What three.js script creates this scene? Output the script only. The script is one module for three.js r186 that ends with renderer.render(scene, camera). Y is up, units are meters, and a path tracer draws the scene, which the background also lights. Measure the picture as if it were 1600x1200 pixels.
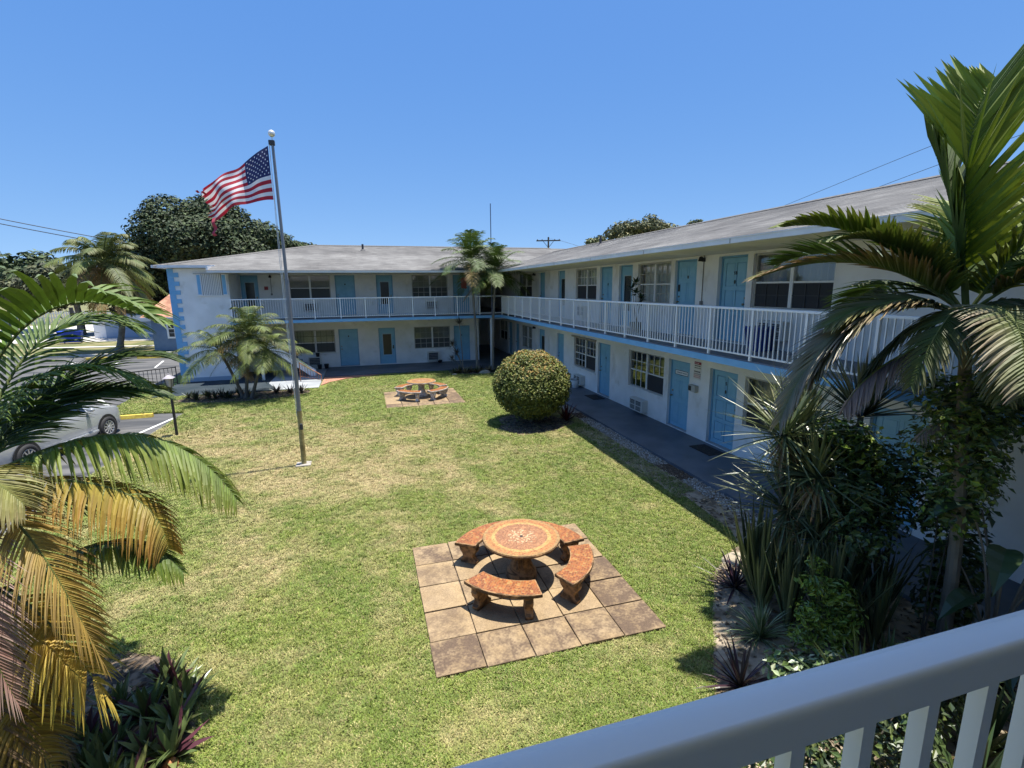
import * as THREE from 'three';
import { mergeGeometries } from 'three/addons/utils/BufferGeometryUtils.js';
import { RoundedBoxGeometry } from 'three/addons/geometries/RoundedBoxGeometry.js';
import { TextGeometry } from 'three/addons/geometries/TextGeometry.js';
import { FontLoader } from 'three/addons/loaders/FontLoader.js';

// ---------- camera, sky, sun, exposure ----------
const scene = new THREE.Scene();
const camera = new THREE.PerspectiveCamera(75.57, 4 / 3, 0.05, 600);
camera.position.set(0, 4.3, 0);
camera.rotation.set(-0.192911, -0.2827858, -0.00946, 'YXZ');
const renderer = new THREE.WebGLRenderer({ antialias: true });
renderer.toneMapping = THREE.LinearToneMapping;
renderer.toneMappingExposure = 2.0;
renderer.shadowMap.enabled = true;

const SUN = new THREE.Vector3(0.15, 1, -0.02).normalize();
{
  const W = 512, H = 256, d = new Float32Array(W * H * 4), v = new THREE.Vector3();
  for (let j = 0; j < H; j++) for (let i = 0; i < W; i++) {
    const el = ((j + 0.5) / H - 0.5) * Math.PI, az = ((i + 0.5) / W - 0.5) * 2 * Math.PI;
    v.set(Math.cos(el) * Math.cos(az), Math.sin(el), Math.cos(el) * Math.sin(az));
    const e = Math.max(0, Math.sin(el)), k = Math.exp(-e * 3.6), k2 = Math.exp(-e * 14);
    const sd = Math.max(0, v.dot(SUN)), g = Math.pow(sd, 24) * 0.4 + Math.pow(sd, 6) * 0.28;   // aureole round the sun
    let c = [0.046 + 0.115 * k + 0.10 * k2 + g, 0.142 + 0.175 * k + 0.09 * k2 + g, 0.40 + 0.15 * k + 0.03 * k2 + g].map((q) => q * 0.92);
    if (el < -0.01) c = [0.16, 0.17, 0.13];
    d.set([c[0], c[1], c[2], 1], (j * W + i) * 4);
  }
  const t = new THREE.DataTexture(d, W, H, THREE.RGBAFormat, THREE.FloatType);
  t.mapping = THREE.EquirectangularReflectionMapping; t.magFilter = t.minFilter = THREE.LinearFilter; t.needsUpdate = true;
  scene.background = t; scene.environment = t;
}
const sun = new THREE.DirectionalLight(new THREE.Color().setRGB(1, 0.95, 0.86), 4.6);
sun.position.copy(SUN).multiplyScalar(60); sun.castShadow = true;
sun.shadow.mapSize.set(4096, 4096);
Object.assign(sun.shadow.camera, { left: -45, right: 45, top: 45, bottom: -45, near: 1, far: 140 });
sun.target.position.set(0, 0, -18); sun.position.add(sun.target.position);
scene.add(sun, sun.target);

// ---------- helpers ----------
function RNG(s) { return () => { s |= 0; s = s + 0x6D2B79F5 | 0; let t = Math.imul(s ^ s >>> 15, 1 | s); t = t + Math.imul(t ^ t >>> 7, 61 | t) ^ t; return ((t ^ t >>> 14) >>> 0) / 4294967296; }; }
const rnd = RNG(7);
const rr = (a, b, r = rnd) => a + (b - a) * r();
const lerp = (a, b, t) => a + (b - a) * t, clamp = (x, a = 0, b = 1) => Math.min(b, Math.max(a, x));
const mix3 = (a, b, t) => [lerp(a[0], b[0], t), lerp(a[1], b[1], t), lerp(a[2], b[2], t)];
const V = (x, y, z) => new THREE.Vector3(x, y, z);
const G = -0.08;                                   // lawn level; walkway top is 0
function hash(x, y, s) { let h = Math.imul(x | 0, 374761393) + Math.imul(y | 0, 668265263) + Math.imul(s | 0, 1442695041) | 0; h = Math.imul(h ^ h >>> 13, 1274126177); return ((h ^ h >>> 16) >>> 0) / 4294967296; }
function vn(x, y, s = 0, per = 0) {
  const xi = Math.floor(x), yi = Math.floor(y); let fx = x - xi, fy = y - yi; fx = fx * fx * (3 - 2 * fx); fy = fy * fy * (3 - 2 * fy);
  const w = per ? (n) => ((n % per) + per) % per : (n) => n;
  return lerp(lerp(hash(w(xi), w(yi), s), hash(w(xi + 1), w(yi), s), fx), lerp(hash(w(xi), w(yi + 1), s), hash(w(xi + 1), w(yi + 1), s), fx), fy);
}
function fbm(x, y, o = 4, s = 0, per = 0) { let a = 0.5, t = 0, n = 0; for (let i = 0; i < o; i++) { t += a * vn(x, y, s + i * 17, per); n += a; x *= 2; y *= 2; per *= 2; a *= 0.5; } return t / n; }
const toS = (c) => Math.round(255 * clamp(c <= 0.0031308 ? c * 12.92 : 1.055 * Math.pow(c, 1 / 2.4) - 0.055));
function tex(w, h, fn, { repeat = [1, 1], srgb = true } = {}) {     // fn(u, v) gives linear rgb (colour) or a grey value
  const d = new Uint8Array(w * h * 4);
  for (let j = 0; j < h; j++) for (let i = 0; i < w; i++) {
    const c = fn((i + 0.5) / w, (j + 0.5) / h), o = (j * w + i) * 4;
    if (srgb) { d[o] = toS(c[0]); d[o + 1] = toS(c[1]); d[o + 2] = toS(c[2]); } else { d[o] = d[o + 1] = d[o + 2] = Math.round(255 * clamp(c)); }
    d[o + 3] = 255;
  }
  const t = new THREE.DataTexture(d, w, h, THREE.RGBAFormat);
  t.wrapS = t.wrapT = THREE.RepeatWrapping; t.magFilter = THREE.LinearFilter; t.minFilter = THREE.LinearMipmapLinearFilter; t.generateMipmaps = true;
  if (srgb) t.colorSpace = THREE.SRGBColorSpace;
  t.repeat.set(...repeat); t.needsUpdate = true; return t;
}
const col = (c) => new THREE.Color().setRGB(...c);
function mat(c, rough = 0.8, o = {}) { return new THREE.MeshStandardMaterial({ color: col(c), roughness: rough, ...o }); }
// a surface whose colour wanders between a and b, uv in metres, one repeat per `size` metres
function mottled(a, b, size, rough, { oct = 5, per = 6, bump = 0, contrast = 1, seed = 0, sx = 1, sy = 1, extra, n = 512 } = {}) {
  const f = (u, v) => clamp(0.5 + (fbm(u * per * sx, v * per * sy, oct, seed, per) - 0.5) * 2 * contrast);
  const map = tex(n, n, (u, v) => { let c = mix3(a, b, (sx !== 1 || sy !== 1) ? clamp(0.5 + (fbmXY(u, v, per, sx, sy, oct, seed) - 0.5) * 2 * contrast) : f(u, v)); if (extra) c = extra(c, u, v); return c; }, { repeat: [1 / size, 1 / size] });
  const m = new THREE.MeshStandardMaterial({ map, roughness: rough });
  if (bump) { m.bumpMap = tex(256, 256, (u, v) => fbm(u * 32, v * 32, 3, seed + 5, 32), { repeat: [1 / size, 1 / size], srgb: false }); m.bumpScale = bump; }
  return m;
}
function fbmXY(u, v, per, sx, sy, o, s) { let a = 0.5, t = 0, n = 0, px = Math.round(per * sx), py = Math.round(per * sy); for (let i = 0; i < o; i++) { const x = u * px, y = v * py, xi = Math.floor(x), yi = Math.floor(y); let fx = x - xi, fy = y - yi; fx = fx * fx * (3 - 2 * fx); fy = fy * fy * (3 - 2 * fy); const H = (p, q) => hash(((p % px) + px) % px, ((q % py) + py) % py, s + i * 17); t += a * lerp(lerp(H(xi, yi), H(xi + 1, yi), fx), lerp(H(xi, yi + 1), H(xi + 1, yi + 1), fx), fy); n += a; px *= 2; py *= 2; a *= 0.5; } return t / n; }

const taken = {};
function numbered(n) { const k = taken[n] = (taken[n] ?? -1) + 1; return k ? `${n}_${String(k).padStart(3, '0')}` : n; }
function shadows(o) { o.traverse((m) => { if (m.isMesh) m.castShadow = m.receiveShadow = true; }); return o; }
function tag(o, label, category, group, kind) { Object.assign(o.userData, { label, category }); if (group) o.userData.group = group; if (kind) o.userData.kind = kind; return o; }
function thing(name, label, category, pos = [0, 0, 0], turn = 0, group) {
  const o = new THREE.Group(); o.name = numbered(name); o.position.set(...pos); o.rotation.y = turn; scene.add(o); return tag(o, label, category, group);
}
function mesh(name, g, m, parent) { const o = new THREE.Mesh(g, m); o.name = parent && parent !== scene ? name : numbered(name); o.castShadow = o.receiveShadow = true; (parent || scene).add(o); return o; }
function structure(name, g, m, label, category) { const o = mesh(name, g, m, scene); o.userData.kind = 'structure'; o.userData.label = label; o.userData.category = category; return o; }
function copyOf(src, pos, turn, label, group) { const c = src.clone(); c.name = numbered(src.name.replace(/_\d{3}$/, '')); c.userData = { ...src.userData, label }; if (group) c.userData.group = group; c.position.set(...pos); c.rotation.y = turn; scene.add(c); return c; }
// uv in metres by the way each face points
function uvBox(g) {
  const p = g.attributes.position, n = g.attributes.normal, uv = new Float32Array(p.count * 2);
  for (let i = 0; i < p.count; i++) {
    const ax = Math.abs(n.getX(i)), ay = Math.abs(n.getY(i)), az = Math.abs(n.getZ(i));
    const x = p.getX(i), y = p.getY(i), z = p.getZ(i);
    if (ay >= ax && ay >= az) { uv[2 * i] = x; uv[2 * i + 1] = z; } else if (ax >= az) { uv[2 * i] = z; uv[2 * i + 1] = y; } else { uv[2 * i] = x; uv[2 * i + 1] = y; }
  }
  g.setAttribute('uv', new THREE.BufferAttribute(uv, 2)); return g;
}
const M4 = new THREE.Matrix4(), Q4 = new THREE.Quaternion(), UPV = V(0, 1, 0);
class MB {
  constructor() { this.l = []; }
  add(g, m) { g = g.index ? g.toNonIndexed() : g.clone(); for (const k of Object.keys(g.attributes)) if (!['position', 'normal', 'uv'].includes(k)) g.deleteAttribute(k); if (m) g.applyMatrix4(m); this.l.push(g); return this; }
  box(x0, x1, y0, y1, z0, z1) { return this.add(new THREE.BoxGeometry(x1 - x0, y1 - y0, z1 - z0).translate((x0 + x1) / 2, (y0 + y1) / 2, (z0 + z1) / 2)); }
  rbox(x0, x1, y0, y1, z0, z1, r = 0.01, s = 1) { return this.add(new RoundedBoxGeometry(x1 - x0, y1 - y0, z1 - z0, s, r).translate((x0 + x1) / 2, (y0 + y1) / 2, (z0 + z1) / 2)); }
  rod(a, b, r0, r1 = r0, seg = 8) {
    const A = V(...a), d = V(...b).sub(A), L = d.length();
    return this.add(new THREE.CylinderGeometry(r1, r0, L, seg).translate(0, L / 2, 0), M4.makeRotationFromQuaternion(Q4.setFromUnitVectors(UPV, d.normalize())).setPosition(A));
  }
  tube(pts, r, seg = 24, rs = 6) { return this.add(new THREE.TubeGeometry(new THREE.CatmullRomCurve3(pts.map((p) => V(...p))), seg, r, rs)); }
  lathe(pts, seg = 24, at = [0, 0, 0]) { return this.add(new THREE.LatheGeometry(pts.map((p) => new THREE.Vector2(...p)), seg).translate(...at)); }
  shape(pts, depth, m, bevel = 0) { const s = new THREE.Shape(pts.map((p) => new THREE.Vector2(...p))); return this.add(new THREE.ExtrudeGeometry(s, { depth, bevelEnabled: !!bevel, bevelSize: bevel, bevelThickness: bevel, bevelSegments: 1, curveSegments: 6 }), m); }
  geo(metres = true) { const g = mergeGeometries(this.l.map((q) => { if (!q.attributes.uv) q.setAttribute('uv', new THREE.BufferAttribute(new Float32Array(q.attributes.position.count * 2), 2)); return q; })); return metres ? uvBox(g) : g; }
  build(name, m, parent) { return mesh(name, this.geo(), m, parent); }
}
const box = (x0, x1, y0, y1, z0, z1) => new MB().box(x0, x1, y0, y1, z0, z1).geo();
// a flat sheet with thickness from a plan outline of [x, z]
function slab(pts, top, thick) {
  const s = new THREE.Shape(pts.map((p) => new THREE.Vector2(p[0], -p[1])));
  return new MB().add(new THREE.ExtrudeGeometry(s, { depth: thick, bevelEnabled: false, curveSegments: 4 }).rotateX(-Math.PI / 2).translate(0, top - thick, 0)).geo();
}
// foliage: triangles with a colour at each corner
class LG {
  constructor() { this.p = []; this.c = []; }
  tri(a, b, c, ca, cb = ca, cc = ca) { this.p.push(a.x, a.y, a.z, b.x, b.y, b.z, c.x, c.y, c.z); this.c.push(...ca, ...cb, ...cc); }
  quad(a, b, c, d, ca, cb = ca, cc = ca, cd = ca) { this.tri(a, b, c, ca, cb, cc); this.tri(a, c, d, ca, cc, cd); }
  geo() { const g = new THREE.BufferGeometry(); g.setAttribute('position', new THREE.Float32BufferAttribute(this.p, 3)); g.setAttribute('color', new THREE.Float32BufferAttribute(this.c, 3)); g.computeVertexNormals(); return g; }
  build(name, m, parent) { return mesh(name, this.geo(), m, parent); }
}
// ---------- plan of the garden ----------
const TABLE1 = [2.04, -6.6], TABLE2 = [1.98, -20.05];
const PAD1 = [0.5, 3.5, -7.94, -4.92], PAD2 = [0.5, 3.5, -21.35, -18.4];
const BEDS = {
  right: [[7.05, -8.6], [6.25, -8.5], [6.12, -6.9], [5.9, -6.42], [5.35, -6.12], [4.95, -5.85], [4.55, -5.35], [4.2, -4.95], [3.92, -4.55], [3.6, -4.15], [3.35, -3.8], [2.9, -3.2], [2.2, -2.5], [1.6, -1.6], [7.05, -0.4]],
  left: [[-4.6, -4.0], [-4.5, -5.6], [-3.9, -6.35], [-3.1, -6.5], [-2.5, -6.2], [-2.12, -5.6], [-1.92, -5.0], [-1.95, -4.4], [-2.4, -3.7], [-3.6, -3.3]],
  stair: [[-7.7, -22.5], [-7.2, -21.9], [-6.1, -21.55], [-4.8, -21.4], [-3.4, -21.7], [-2.55, -22.3], [-2.5, -22.9], [-3.1, -23.3], [-5.2, -23.4], [-7.1, -23.3]],
  corner: [[4.0, -26.1], [3.95, -25.4], [4.5, -24.75], [5.4, -24.5], [6.4, -24.55], [6.98, -24.9], [6.98, -26.1]],
  bush: Array.from({ length: 26 }, (_, i) => { const a = i / 26 * 2 * Math.PI, r = 1.2 + 0.14 * Math.sin(a * 3 + 1) + 0.08 * Math.sin(a * 7); return [4.98 + Math.cos(a) * r, -14.85 + Math.sin(a) * r]; }),
};
function inside(poly, x, z) { let c = false; for (let i = 0, j = poly.length - 1; i < poly.length; j = i++) { const [xi, zi] = poly[i], [xj, zj] = poly[j]; if ((zi > z) !== (zj > z) && x < (xj - xi) * (z - zi) / (zj - zi) + xi) c = !c; } return c; }
const LAWN = [[-6.66, 4], [-6.63, -12], [-6.6, -17], [-6.52, -20.2], [-7.4, -20.42], [-9.2, -20.45], [-9.38, -21.4], [-9.55, -26], [-9.7, -31], [-9.75, -38], [-2, -38], [-2, -26.15], [7.06, -26.15], [7.06, 4]];
// how dry the turf is at a spot, 0 green to 1 straw
function dry(x, z) {
  const band = Math.exp(-(((z + 13.6) / 5.2) ** 2)) * clamp(1.15 - Math.abs(x + 1.2) / 8), left = Math.exp(-(((x + 5.6) / 1.5) ** 2 + ((z + 16.3) / 2.2) ** 2));
  const n = fbm(x * 0.45 + 3, z * 0.45, 4, 3), m = fbm(x * 1.7, z * 1.7 + 9, 4, 11), f = fbm(x * 6, z * 6, 3, 23);
  const green = Math.exp(-(((z + 22) / 2.6) ** 2)) * 0.45 + Math.exp(-(((x - 4.6) / 1.6) ** 2)) * 0.22;
  return clamp(0.07 + band * 0.44 + left * 0.6 + (n - 0.5) * 1.5 + (m - 0.5) * 1.5 + (f - 0.5) * 0.8 - green);
}
function turf(x, z) {
  const d = dry(x, z), k = fbm(x * 2.3 + 40, z * 2.3, 3, 31);
  const green = mix3([0.102, 0.153, 0.021], [0.182, 0.212, 0.039], k);
  return mix3(green, [0.34, 0.265, 0.138], d * 0.9);
}

// ---------- ground, parking lot, road ----------
const mGround = mottled([0.10, 0.115, 0.035], [0.22, 0.19, 0.09], 9, 0.95, { per: 10, contrast: 1.5 });
structure('ground', slab([[-300, 200], [300, 200], [300, -300], [-300, -300]], -0.16, 0.3), mGround, 'dry grassy ground running out beyond the parking lot', 'ground');
const mAsphalt = mottled([0.045, 0.047, 0.05], [0.115, 0.113, 0.11], 7, 0.9, { per: 8, contrast: 1.4, bump: 0.004, sx: 0.5, sy: 2.5 });
const lot = structure('parking_lot', slab([[-6.55, 12], [-60, 12], [-60, -41.4], [-24, -41.0], [-9.6, -39.9], [-9.6, -20.5], [-6.55, -20.4]], -0.105, 0.04), mAsphalt, 'worn grey asphalt parking lot left of the lawn', 'parking lot');
const mPaint = mottled([0.5, 0.5, 0.48], [0.78, 0.78, 0.76], 1.2, 0.75, { per: 14, contrast: 1.6 });
function stripe(x0, z0, x1, z1, w = 0.1) { const d = V(x1 - x0, 0, z1 - z0), L = d.length(), n = V(-d.z, 0, d.x).multiplyScalar(w / 2 / L); mesh('painted_line', slab([[x0 + n.x, z0 + n.z], [x1 + n.x, z1 + n.z], [x1 - n.x, z1 - n.z], [x0 - n.x, z0 - n.z]], -0.1, 0.003), mPaint, lot); }
stripe(-7.45, -16.0, -6.7, -19.6); stripe(-8.6, -12.6, -7.9, -9.2); stripe(-11.6, -25.05, -9.65, -25.42); stripe(-11.45, -25.0, -9.68, -22.15, 0.14); stripe(-10.1, -16.6, -9.4, -20.1);
stripe(-12.6, -36.3, -12.0, -33.2); stripe(-15.2, -36.9, -14.6, -33.8); stripe(-17.8, -37.4, -17.2, -34.3);
const mCurb = mottled([0.42, 0.40, 0.36], [0.6, 0.58, 0.53], 2, 0.85, { per: 12 });
structure('kerb', slab([[-9.7, -40.0], [-24, -41.1], [-60, -41.5], [-60, -41.75], [-24, -41.35], [-9.7, -40.25]], 0.02, 0.16), mCurb, 'pale concrete kerb at the far side of the parking lot', 'kerb');
structure('sidewalk', slab([[-12, -46.2], [-26, -48.2], [-26, -48.9], [-12, -46.9]], -0.12, 0.04), mCurb, 'thin pale concrete path crossing the grass beyond the lot', 'path');
structure('road', slab([[-12, -52], [-120, -62], [-120, -84], [-12, -80]], -0.13, 0.03), mottled([0.4, 0.38, 0.35], [0.56, 0.54, 0.5], 6, 0.9, { per: 8 }), 'pale sunlit concrete road in the far left background', 'road');

// ---------- lawn ----------
{
  const W = 1024, H = 2048, x0 = -10, x1 = 7.1, z0 = 4, z1 = -38;
  const map = tex(W, H, (u, v) => { const x = lerp(x0, x1, u), z = lerp(z0, z1, v), c = turf(x, z), k = 0.62 + 0.5 * hash(Math.floor(u * W), Math.floor(v * H), 5); return [c[0] * k, c[1] * k, c[2] * k]; });
  map.wrapS = map.wrapT = THREE.ClampToEdgeWrapping;
  const g = slab(LAWN, G, 0.1), p = g.attributes.position, uv = g.attributes.uv;
  for (let i = 0; i < p.count; i++) uv.setXY(i, (p.getX(i) - x0) / (x1 - x0), (p.getZ(i) - z0) / (z1 - z0));
  structure('lawn', g, new THREE.MeshStandardMaterial({ map, roughness: 0.95 }), 'sunlit courtyard lawn with straw coloured dry patches', 'lawn');
}
{
  const g = new LG(), r = RNG(5), a = V(), b = V(), c = V();
  for (let i = 0; i < 7; i++) {
    const an = r() * 6.283, ox = rr(-0.022, 0.022, r), oz = rr(-0.022, 0.022, r), h = rr(0.016, 0.042, r), w = rr(0.0025, 0.0045, r), l = rr(0.012, 0.04, r), s = Math.sin(an), k = Math.cos(an);
    const v = rr(0.8, 1.2, r), cb = [v, v, v], ct = cb;
    const B0 = V(ox - s * w, 0, oz + k * w), B1 = V(ox + s * w, 0, oz - k * w), M0 = V(ox + k * l * 0.4 - s * w * 0.8, h * 0.7, oz + s * l * 0.4 + k * w * 0.8), M1 = V(ox + k * l * 0.4 + s * w * 0.8, h * 0.7, oz + s * l * 0.4 - k * w * 0.8), T = V(ox + k * l, h, oz + s * l);
    g.quad(B0, B1, M1, M0, cb, cb, ct, ct); g.tri(M0, M1, T, ct);
  }
  const N = 330000, im = new THREE.InstancedMesh(g.geo(), new THREE.MeshStandardMaterial({ vertexColors: true, roughness: 0.7, side: THREE.DoubleSide }), N);
  const m = new THREE.Matrix4(), q = new THREE.Quaternion(), e = new THREE.Euler(), cc = new THREE.Color(), rg = RNG(99);
  const pads = [PAD1, PAD2], beds = Object.values(BEDS);
  let n = 0, guard = 0;
  while (n < N && guard++ < 1500000) {
    const z = -2.6 - 23.6 * Math.pow(rg(), 1.75), x = -9.5 + 16.3 * rg();
    if (x > 6.62 || !inside(LAWN, x, z) || (z < -23.35 && x > -8.8 && x < -1.9) || (z < -23.9 && x < 0.6 && x > -2.3 && z < -24.6 - (x + 1.9) * 0.6)) continue;
    if (pads.some((P) => x > P[0] && x < P[1] && z > P[2] && z < P[3]) && rg() < 0.999) continue;
    if (beds.some((P) => inside(P, x, z)) && rg() < 0.98) continue;
    if (x > 5.95 && z > -14 && rg() < 0.55) continue;
    const d = dry(x, z); if (d > 0.72 && rg() < 0.35) continue;
    const s = rr(0.75, 1.25, rg) * lerp(1, 1.5, clamp((-9 - z) / 10));
    m.compose(V(x, G - 0.002, z), q.setFromEuler(e.set(rr(-0.2, 0.2, rg), rg() * 6.283, rr(-0.2, 0.2, rg))), V(s * 1.1, s * lerp(1, 0.65, d), s * 1.1)); im.setMatrixAt(n, m);
    const t = turf(x, z), j = rg(); let k = rr(0.6, 1.4, rg), c = j < 0.17 ? mix3(t, [0.38, 0.31, 0.155], 0.6) : j > 0.86 ? mix3(t, [0.10, 0.17, 0.03], 0.55) : t;
    im.setColorAt(n, cc.setRGB(c[0] * k * 1.18, c[1] * k * 1.18, c[2] * k * 1.1)); n++;
  }
  im.count = n; im.name = 'grass_blades'; im.castShadow = im.receiveShadow = true;
  tag(im, 'short mown grass blades covering the courtyard lawn', 'grass', null, 'stuff'); scene.add(im);
}

// ---------- beds, walkways, gravel ----------
const mMulch = mottled([0.035, 0.026, 0.018], [0.17, 0.125, 0.085], 1.6, 0.95, { per: 22, contrast: 1.7, bump: 0.02 });
const mSand = mottled([0.15, 0.115, 0.075], [0.34, 0.28, 0.2], 2.2, 0.95, { per: 16, contrast: 1.6, bump: 0.012 });
structure('garden_bed', slab(BEDS.right, G + 0.012, 0.06), mSand, 'sandy garden bed curving along the right of the lawn', 'garden bed');
structure('garden_bed', slab(BEDS.left, G + 0.012, 0.06), mMulch, 'dark mulch bed under the palm at the left', 'garden bed');
structure('garden_bed', slab(BEDS.stair, G + 0.012, 0.06), mMulch, 'mulch bed around the palm in front of the stairs', 'garden bed');
structure('garden_bed', slab(BEDS.corner, G + 0.012, 0.06), mMulch, 'planted bed in the inner corner of the building', 'garden bed');
structure('garden_bed', slab(BEDS.bush, G + 0.012, 0.06), mMulch, 'round mulch bed under the clipped bush', 'garden bed');
function litter(name, n, poly, cols, size, label, cat, lift = 0.016) {
  const g = new LG(), w = [1, 1, 1]; g.quad(V(-0.5, 0, 0), V(0, 0.12, 0.22), V(0.5, 0.03, 0), V(0, 0.12, -0.22), w);
  const im = new THREE.InstancedMesh(g.geo(), new THREE.MeshStandardMaterial({ vertexColors: true, roughness: 0.8, side: THREE.DoubleSide }), n), rg = RNG(n + 3), m = new THREE.Matrix4(), q = new THREE.Quaternion(), e = new THREE.Euler(), c = new THREE.Color();
  const xs = poly.map((p) => p[0]), zs = poly.map((p) => p[1]), X0 = Math.min(...xs), X1 = Math.max(...xs), Z0 = Math.min(...zs), Z1 = Math.max(...zs);
  for (let i = 0, t = 0; i < n && t < n * 30; t++) { const x = rr(X0, X1, rg), z = rr(Z0, Z1, rg); if (!inside(poly, x, z)) continue; const s = rr(size[0], size[1], rg); m.compose(V(x, G + lift, z), q.setFromEuler(e.set(rr(-0.3, 0.3, rg), rg() * 6.28, rr(-0.3, 0.3, rg))), V(s, s, s)); im.setMatrixAt(i, m); const k = cols[Math.floor(rg() * cols.length)], v = rr(0.7, 1.3, rg); im.setColorAt(i, c.setRGB(k[0] * v, k[1] * v, k[2] * v)); i++; }
  im.name = numbered(name); im.castShadow = im.receiveShadow = true; tag(im, label, cat, null, 'stuff'); scene.add(im);
}
const LC = [[0.16, 0.10, 0.05], [0.28, 0.19, 0.1], [0.09, 0.06, 0.035], [0.34, 0.25, 0.15], [0.06, 0.045, 0.03]];
litter('leaf_litter', 2600, BEDS.right, LC, [0.03, 0.12], 'dry fallen leaves scattered over the sandy right bed', 'leaf litter');
litter('leaf_litter', 1100, BEDS.left, LC, [0.03, 0.11], 'dry fallen leaves under the palm at left', 'leaf litter');
litter('leaf_litter', 900, BEDS.bush, LC, [0.03, 0.09], 'brown fallen leaves around the foot of the clipped bush', 'leaf litter');
litter('leaf_litter', 900, BEDS.stair, LC, [0.03, 0.1], 'fallen leaves under the palm before the stairs', 'leaf litter');
const mWalk = mottled([0.082, 0.098, 0.122], [0.125, 0.142, 0.168], 4, 0.55, { per: 7, contrast: 1.3 });
const mFloor = mottled([0.12, 0.14, 0.17], [0.17, 0.19, 0.22], 4, 0.55, { per: 7, contrast: 1.2, seed: 4 });
structure('walkway', slab([[7.05, 1.4], [7.05, -26.2], [-2.2, -26.2], [-2.2, -29.2], [6.5, -29.2], [6.5, -37], [8.95, -37], [8.95, 1.4]], 0, 0.22), mWalk, 'blue grey painted concrete walkway along the ground floor doors', 'walkway');
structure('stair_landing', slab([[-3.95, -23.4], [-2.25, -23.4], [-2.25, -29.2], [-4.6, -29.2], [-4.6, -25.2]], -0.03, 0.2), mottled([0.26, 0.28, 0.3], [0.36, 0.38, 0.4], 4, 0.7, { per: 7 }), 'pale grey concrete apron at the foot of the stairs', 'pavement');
structure('slate_apron', slab([[-8.75, -23.4], [-3.97, -23.4], [-4.61, -25.2], [-4.61, -29.2], [-8.75, -29.2]], -0.035, 0.2), new THREE.MeshPhysicalMaterial({ map: mottled([0.03, 0.042, 0.052], [0.05, 0.062, 0.072], 4, 1, { per: 7 }).map, roughness: 1, specularIntensity: 0.1 }), 'slate blue concrete behind the stair palm', 'pavement');  // apron left of the landing, in a darker slate blue
{
  const mBrick = mottled([0.33, 0.13, 0.075], [0.46, 0.21, 0.13], 1.5, 0.85, { per: 14, contrast: 1.5, extra: (c, u, v) => { const bx = u * 7.5, by = v * 15, r = Math.floor(by) % 2 * 0.5, fx = (bx + r) % 1, fy = by % 1; return fx < 0.06 || fy < 0.1 ? [0.3, 0.26, 0.22] : c; } });
  structure('brick_path', slab([[-2.2, -24.0], [-1.9, -24.6], [-1.2, -25.4], [0.6, -26.12], [-2.2, -26.12]], -0.04, 0.1), mBrick, 'small wedge of red brick paving beside the far walkway', 'path');
}
{
  const g = new THREE.IcosahedronGeometry(0.5, 0), n = 9000, im = new THREE.InstancedMesh(g, new THREE.MeshStandardMaterial({ roughness: 0.9 }), n), rg = RNG(44), m = new THREE.Matrix4(), q = new THREE.Quaternion(), e = new THREE.Euler(), c = new THREE.Color();
  for (let i = 0; i < n; i++) {
    const z = -5.2 - 20.4 * Math.pow(rg(), 1.3), x = 6.66 + 0.38 * rg() + (vn(z * 1.3, 3) - 0.5) * 0.05, s = rr(0.018, 0.042, rg);
    m.compose(V(x, G + rr(0.004, 0.03, rg), z), q.setFromEuler(e.set(rg() * 6, rg() * 6, rg() * 6)), V(s * 1.2, s * 0.8, s)); im.setMatrixAt(i, m);
    const soil = (z > -10.2 && z < -9.2) || (z > -15.6 && z < -14.9), k = rr(0.55, 1.1, rg), cc = soil ? [0.16, 0.11, 0.075] : rg() < 0.3 ? [0.3, 0.25, 0.2] : [0.5, 0.47, 0.42]; im.setColorAt(i, c.setRGB(cc[0] * k, cc[1] * k, cc[2] * k));
  }
  im.name = 'gravel_strip'; im.castShadow = im.receiveShadow = true; tag(im, 'pale gravel strip along the edge of the right walkway', 'gravel', null, 'stuff'); scene.add(im);
  structure('soil_strip', slab([[6.05, -8.4], [6.1, -26.1], [7.05, -26.1], [7.05, -8.4]], G + 0.006, 0.05), mSand, 'bare shaded soil strip beside the right walkway', 'soil');
}
// ---------- paver patios: each slab its own part ----------
const paverMats = Array.from({ length: 6 }, (_, k) => {
  const map = tex(256, 256, (u, v) => {
    const f = fbm(u * 60, v * 60, 3, k + 3), s = clamp((fbm(u * 2.6 + k * 9, v * 2.6, 7, k) - 0.33) * 2.3 + (fbm(u * 24, v * 24, 3, k + 70) - 0.5) * 1.1 + (f - 0.5) * 0.9), base = mix3([0.27, 0.185, 0.092], [0.36, 0.265, 0.155], fbm(u * 3, v * 3, 3, k + 40)), st = [0.1, 0.066, 0.042];
    const c = mix3(base, st, clamp(s * [0.7, 0.85, 1.05, 0.8, 0.95, 0.35][k] + [0.05, 0.12, 0.3, 0.08, 0.2, 0][k])), g = 0.55 + 0.9 * f; return [c[0] * g, c[1] * g, c[2] * g];
  });
  return new THREE.MeshStandardMaterial({ map, roughness: 0.9, bumpMap: tex(128, 128, (u, v) => fbm(u * 30, v * 30, 3, k), { srgb: false }), bumpScale: 0.004 });
});
const paverGeo = new RoundedBoxGeometry(0.583, 0.06, 0.583, 1, 0.008);
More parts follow.
